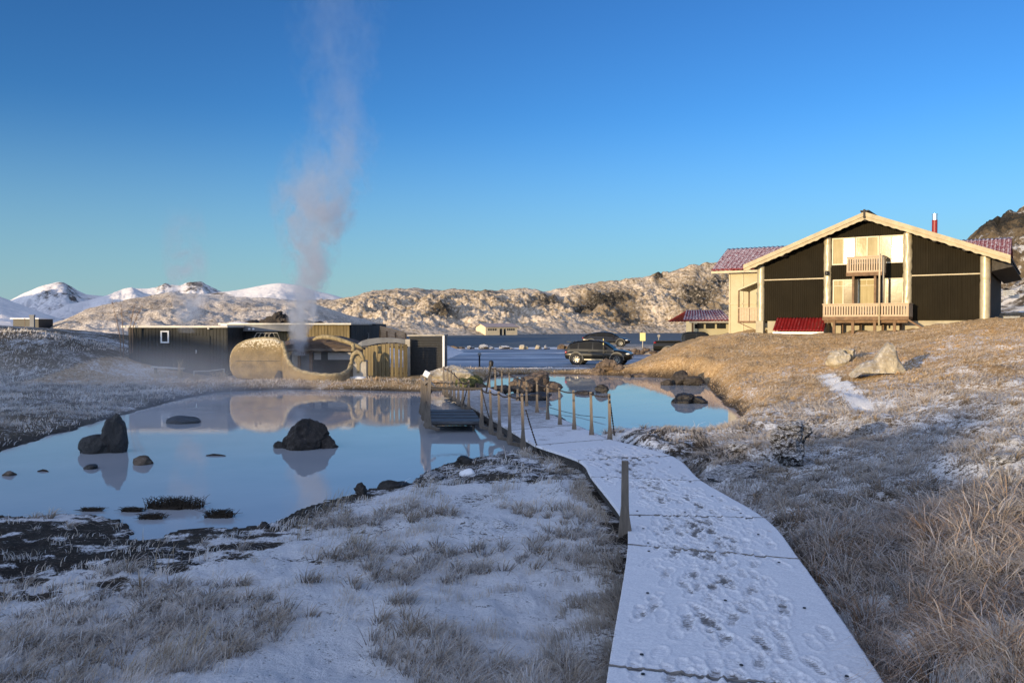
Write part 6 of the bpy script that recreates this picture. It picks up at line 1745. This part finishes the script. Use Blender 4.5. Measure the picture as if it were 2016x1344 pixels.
# dark weed in the shallows
def weeds():
    for i, (px, py, w, d_, h, lab) in enumerate([(345, 999, .92, .30, .13, 'largest dark brown weed clump standing in the shallows of the left pond'), (432, 1017, .42, .22, .09, 'spiky dark weed clump right of the largest one'), (300, 1020, .36, .18, .06, 'low dark weed patch in front of the largest clump'),
                                                  (262, 1006, .34, .14, .05, 'thin dark weed patch left of the largest clump'), (180, 1005, .30, .12, .04, 'small dark weed patch nearest the left shore')]):
        x, y, _ = onz(px, py, 0); r = np.random.default_rng(40 + i); m = MB()
        lump(m, (x, y, 0), (w * .75, d_ * .9, h * .8), 60 + i, 3, .45, 3)
        for k in range(int(520 * w)):
            a, b = np.clip(r.normal(0, w * .26), -w * .42, w * .42), np.clip(r.normal(0, d_ * .26), -d_ * .4, d_ * .4); hh = h * r.uniform(.4, 1.35)
            m.tube([(x + a, y + b, -.02), (x + a + r.normal(0, .03), y + b, hh * .6), (x + a + r.normal(0, .07), y + b + r.normal(0, .04), hh)], [.006, .005, .002], 3, False)
        tag(m.build('weed_clump', M['weed'], org=(x, y, 0)), lab, 'water weed')
weeds()

# ------------------------------------------------------------------ steam and mist
def vol_mat(name, build):
    t = NT(name)
    d = build(t)
    p = t.node('VolumePrincipled'); t.set(p, 'Color', (.85, .88, .94)); t.set(p, 'Anisotropy', .5); t.set(p, 'Density', d)
    t.link(p.outputs[0], t.out.inputs['Volume'])
    return t.m

def steam():
    Y = 39.0; k = Y / F
    path = [(592, 700, 13), (592, 660, 18), (598, 620, 26), (604, 575, 33), (612, 520, 42), (618, 460, 56), (624, 400, 74), (648, 340, 76), (668, 270, 70), (672, 200, 66), (664, 130, 72), (662, 60, 84), (670, -40, 100), (676, -130, 115)]
    P = resample(path, 70); rows = []; n = 28
    for i, (px, py, r) in enumerate(P):
        x = (px - 1008) * k; z = EYE + (640 - py) * k; rr = r * k * 1.5
        row = []
        for j in range(n):
            a = 2 * math.pi * j / n
            q = rr * (1 + .18 * float(noise3(math.cos(a) * 1.5 + i * .16, math.sin(a) * 1.5, i * .16)))
            row.append((x + q * math.cos(a), Y + q * math.sin(a), z))
        row.append(row[0]); rows.append(row)
    mb = MB(); mb.grid(rows); n1 = n + 1; mb.f.append(tuple(range(n))); mb.f.append(tuple((len(rows) - 1) * n1 + q for q in range(n)))
    xs = [(q[0] - 1008) * k for q in path]; zs = [EYE + (640 - q[1]) * k for q in path]; rs = [q[2] * k * 1.5 for q in path]
    zmax = zs[-1] + .1
    def build(t):
        sep = t.node('SeparateXYZ', i_0=t.co()); x, y, z = sep.outputs
        zf = t.math('DIVIDE', z, zmax)
        def curve(vals, lo, hi):
            fc = t.node('FloatCurve'); t.set(fc, 'Value', zf); c = fc.mapping.curves[0]
            pts = [(zz / zmax, (v - lo) / (hi - lo)) for zz, v in zip(zs, vals)]
            c.points[0].location = pts[0]; c.points[1].location = pts[-1]
            for p in pts[1:-1]: c.points.new(*p)
            fc.mapping.update()
            return t.math('MULTIPLY_ADD', fc.outputs[0], hi - lo, lo)
        cx = curve(xs, min(xs) - .2, max(xs) + .2); cr = curve(rs, 0, max(rs) + .2)
        dens = [9, 9, 5.5, 3.0, 1.9, 1.45, .95, .45, .22, .14, .10, .075, .055, .035]
        dn = curve(dens, 0, 9.5)
        dx = t.math('SUBTRACT', x, cx); dy = t.math('SUBTRACT', y, Y)
        w = t.node('VectorMath', operation='MULTIPLY_ADD'); t.set(w, 0, t.co()); t.set(w, 1, (1, 1, .7)); t.set(w, 2, (3, 0, 0))
        nn = t.noise(.95, 6, .62, w.outputs[0], .6); n3 = t.noise(2.6, 4, .6, w.outputs[0], .4)
        r = t.math('DIVIDE', t.math('SQRT', t.math('ADD', t.math('MULTIPLY', dx, dx), t.math('MULTIPLY', dy, dy))), cr)
        f = t.math('SUBTRACT', 1.12, r)
        f = t.math('ADD', f, t.math('MULTIPLY', t.math('SUBTRACT', nn, .56), 3.4))
        f = t.math('ADD', f, t.math('MULTIPLY', t.math('SUBTRACT', n3, .5), 1.3))
        f = t.step(f, .15, 1.0)
        f = t.math('MULTIPLY', f, t.step(r, 1.0, .65))
        return t.math('MULTIPLY', f, dn)
    o = mb.build('steam_plume', vol_mat('steam', build))
    tag(o, 'tall grey steam column rising from behind the curved wall into the sky', 'steam', kind='stuff')
    wis = MB(); rows = []
    wp = resample([(372, 655, 22), (376, 600, 34), (372, 540, 46), (358, 480, 54), (352, 420, 50), (350, 380, 34)], 30); yw = 40.5; kw = yw / F
    for i, (px, py, r) in enumerate(wp):
        row = [((px - 1008) * kw + r * kw * math.cos(a), yw + r * kw * math.sin(a), EYE + (640 - py) * kw) for a in np.linspace(0, 2 * math.pi, 21)]
        row[-1] = row[0]; rows.append(row)
    wis.grid(rows); wis.f.append(tuple(range(20))); wis.f.append(tuple(29 * 21 + q for q in range(20)))
    def build3(t):
        z = t.node('SeparateXYZ', i_0=t.co()).outputs[2]; x = t.node('SeparateXYZ', i_0=t.co()).outputs[0]
        n = t.noise(.8, 5, .6, dist=.5); f = t.step(n, .42, .66)
        f = t.math('MULTIPLY', f, t.step(z, 9.2, 4.0)); dx = t.math('ABSOLUTE', t.math('ADD', x, 16.2)); f = t.math('MULTIPLY', f, t.step(dx, 1.2, .2))
        return t.math('MULTIPLY', f, .95)
    tag(wis.build('steam_wisp', vol_mat('steam_faint', build3)), 'fainter second wisp of steam rising behind the dark spa wall', 'steam', kind='stuff')
    # faint mist drifting over the left shore
    def build2(t):
        sep = t.node('SeparateXYZ', i_0=t.co()); x, y, z = sep.outputs
        n = t.noise(.22, 4, .55); 
        f = t.step(n, .42, .72)
        f = t.math('MULTIPLY', f, t.step(z, 2.4, .2))
        f = t.math('MULTIPLY', f, t.step(x, -5.0, -9.0))
        f = t.math('MULTIPLY', f, t.step(y, 15.0, 21.0))
        return t.math('MULTIPLY', f, .12)
    b = MB(); b.box((-16, 28.2, 1.55), (24, 26.5, 2.95)); o = b.build('mist', vol_mat('mist', build2))
    tag(o, 'thin mist drifting low over the left pond and the shaded shore', 'mist', kind='stuff')
import os
if not os.environ.get('NOVOL'): steam()

# ------------------------------------------------------------------ light, sky, camera
sd = Vector((sh[0] * math.cos(SUN_EL), sh[1] * math.cos(SUN_EL), math.sin(SUN_EL)))
SUNSIDE_FILL = (.88, .91, 1.0)
w = bpy.data.worlds.new('World'); S.world = w; w.use_nodes = True
nt = w.node_tree; bg = nt.nodes['Background']
sky = nt.nodes.new('ShaderNodeTexSky'); sky.sky_type = 'NISHITA'; sky.sun_disc = False
sky.sun_elevation = SUN_EL; sky.sun_rotation = math.pi + SUN_AZ
sky.altitude = 200; sky.air_density = 1.0; sky.dust_density = 0.0; sky.ozone_density = 4.0
def wn(typ, **k):
    n = nt.nodes.new('ShaderNode' + typ)
    for a, b in k.items(): setattr(n, a, b)
    return n
def wl(a, b):
    if isinstance(a, bpy.types.NodeSocket): nt.links.new(a, b)
    else: b.default_value = a
def vmath(op, a, b):
    n = wn('VectorMath', operation=op); wl(a, n.inputs[0]); wl(b, n.inputs[1]); return n
sky_gain = 0.295; sky_gamma = 1.36
g = wn('Gamma'); wl(vmath('SCALE', sky.outputs[0], (0, 0, 0)).outputs[0], g.inputs[0]); g.inputs[1].default_value = sky_gamma
sc_ = g.inputs[0].links[0].from_node; sc_.inputs['Scale'].default_value = sky_gain
# added fill glow over the sun's half of the sky, lifting the shade
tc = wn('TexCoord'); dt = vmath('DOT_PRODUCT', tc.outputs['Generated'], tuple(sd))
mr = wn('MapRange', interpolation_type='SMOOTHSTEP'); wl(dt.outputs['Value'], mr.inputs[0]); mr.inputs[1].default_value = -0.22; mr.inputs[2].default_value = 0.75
gl = vmath('SCALE', SUNSIDE_FILL, (0, 0, 0)); wl(mr.outputs[0], gl.inputs['Scale'])
sx = wn('SeparateXYZ'); wl(tc.outputs['Generated'], sx.inputs[0])
hz = wn('MapRange', interpolation_type='SMOOTHSTEP'); wl(sx.outputs[2], hz.inputs[0]); hz.inputs[1].default_value = 0.26; hz.inputs[2].default_value = 0.0; hz.inputs[3].default_value = 0.0; hz.inputs[4].default_value = 0.7
hm = wn('Mix', data_type='RGBA'); wl(hz.outputs[0], hm.inputs[0]); wl(g.outputs[0], hm.inputs[6]); hm.inputs[7].default_value = (.33, .55, .70, 1)
fr = vmath('MULTIPLY', hm.outputs[2], (.93, .92, .92))
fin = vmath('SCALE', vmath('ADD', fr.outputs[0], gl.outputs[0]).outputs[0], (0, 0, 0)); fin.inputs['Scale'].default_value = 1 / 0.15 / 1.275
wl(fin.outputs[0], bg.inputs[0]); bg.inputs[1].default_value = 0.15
sun = bpy.data.lights.new('sun', 'SUN'); sun.energy = 5.0; sun.angle = R(0.5); sun.color = (1.0, .765, .45)
so = bpy.data.objects.new('sun', sun); COL.objects.link(so)
so.rotation_euler = sd.to_track_quat('Z', 'Y').to_euler()

cam = bpy.data.cameras.new('camera'); cam.sensor_width = 36; cam.lens = F / 2016 * 36; cam.clip_start = .05; cam.clip_end = 20000
co = bpy.data.objects.new('camera', cam); COL.objects.link(co); co.location = (0, 0, EYE); co.rotation_euler = (math.pi / 2 - PITCH, 0, 0)
S.camera = co
S.view_settings.view_transform = 'Standard'; S.view_settings.look = 'None'; S.view_settings.exposure = 0.35; S.view_settings.gamma = 1.0
S.cycles.volume_step_rate = 1.0; S.cycles.volume_max_steps = 256; S.cycles.max_bounces = 8; S.cycles.volume_bounces = 2; S.cycles.transparent_max_bounces = 16
S.cycles.use_denoising = True
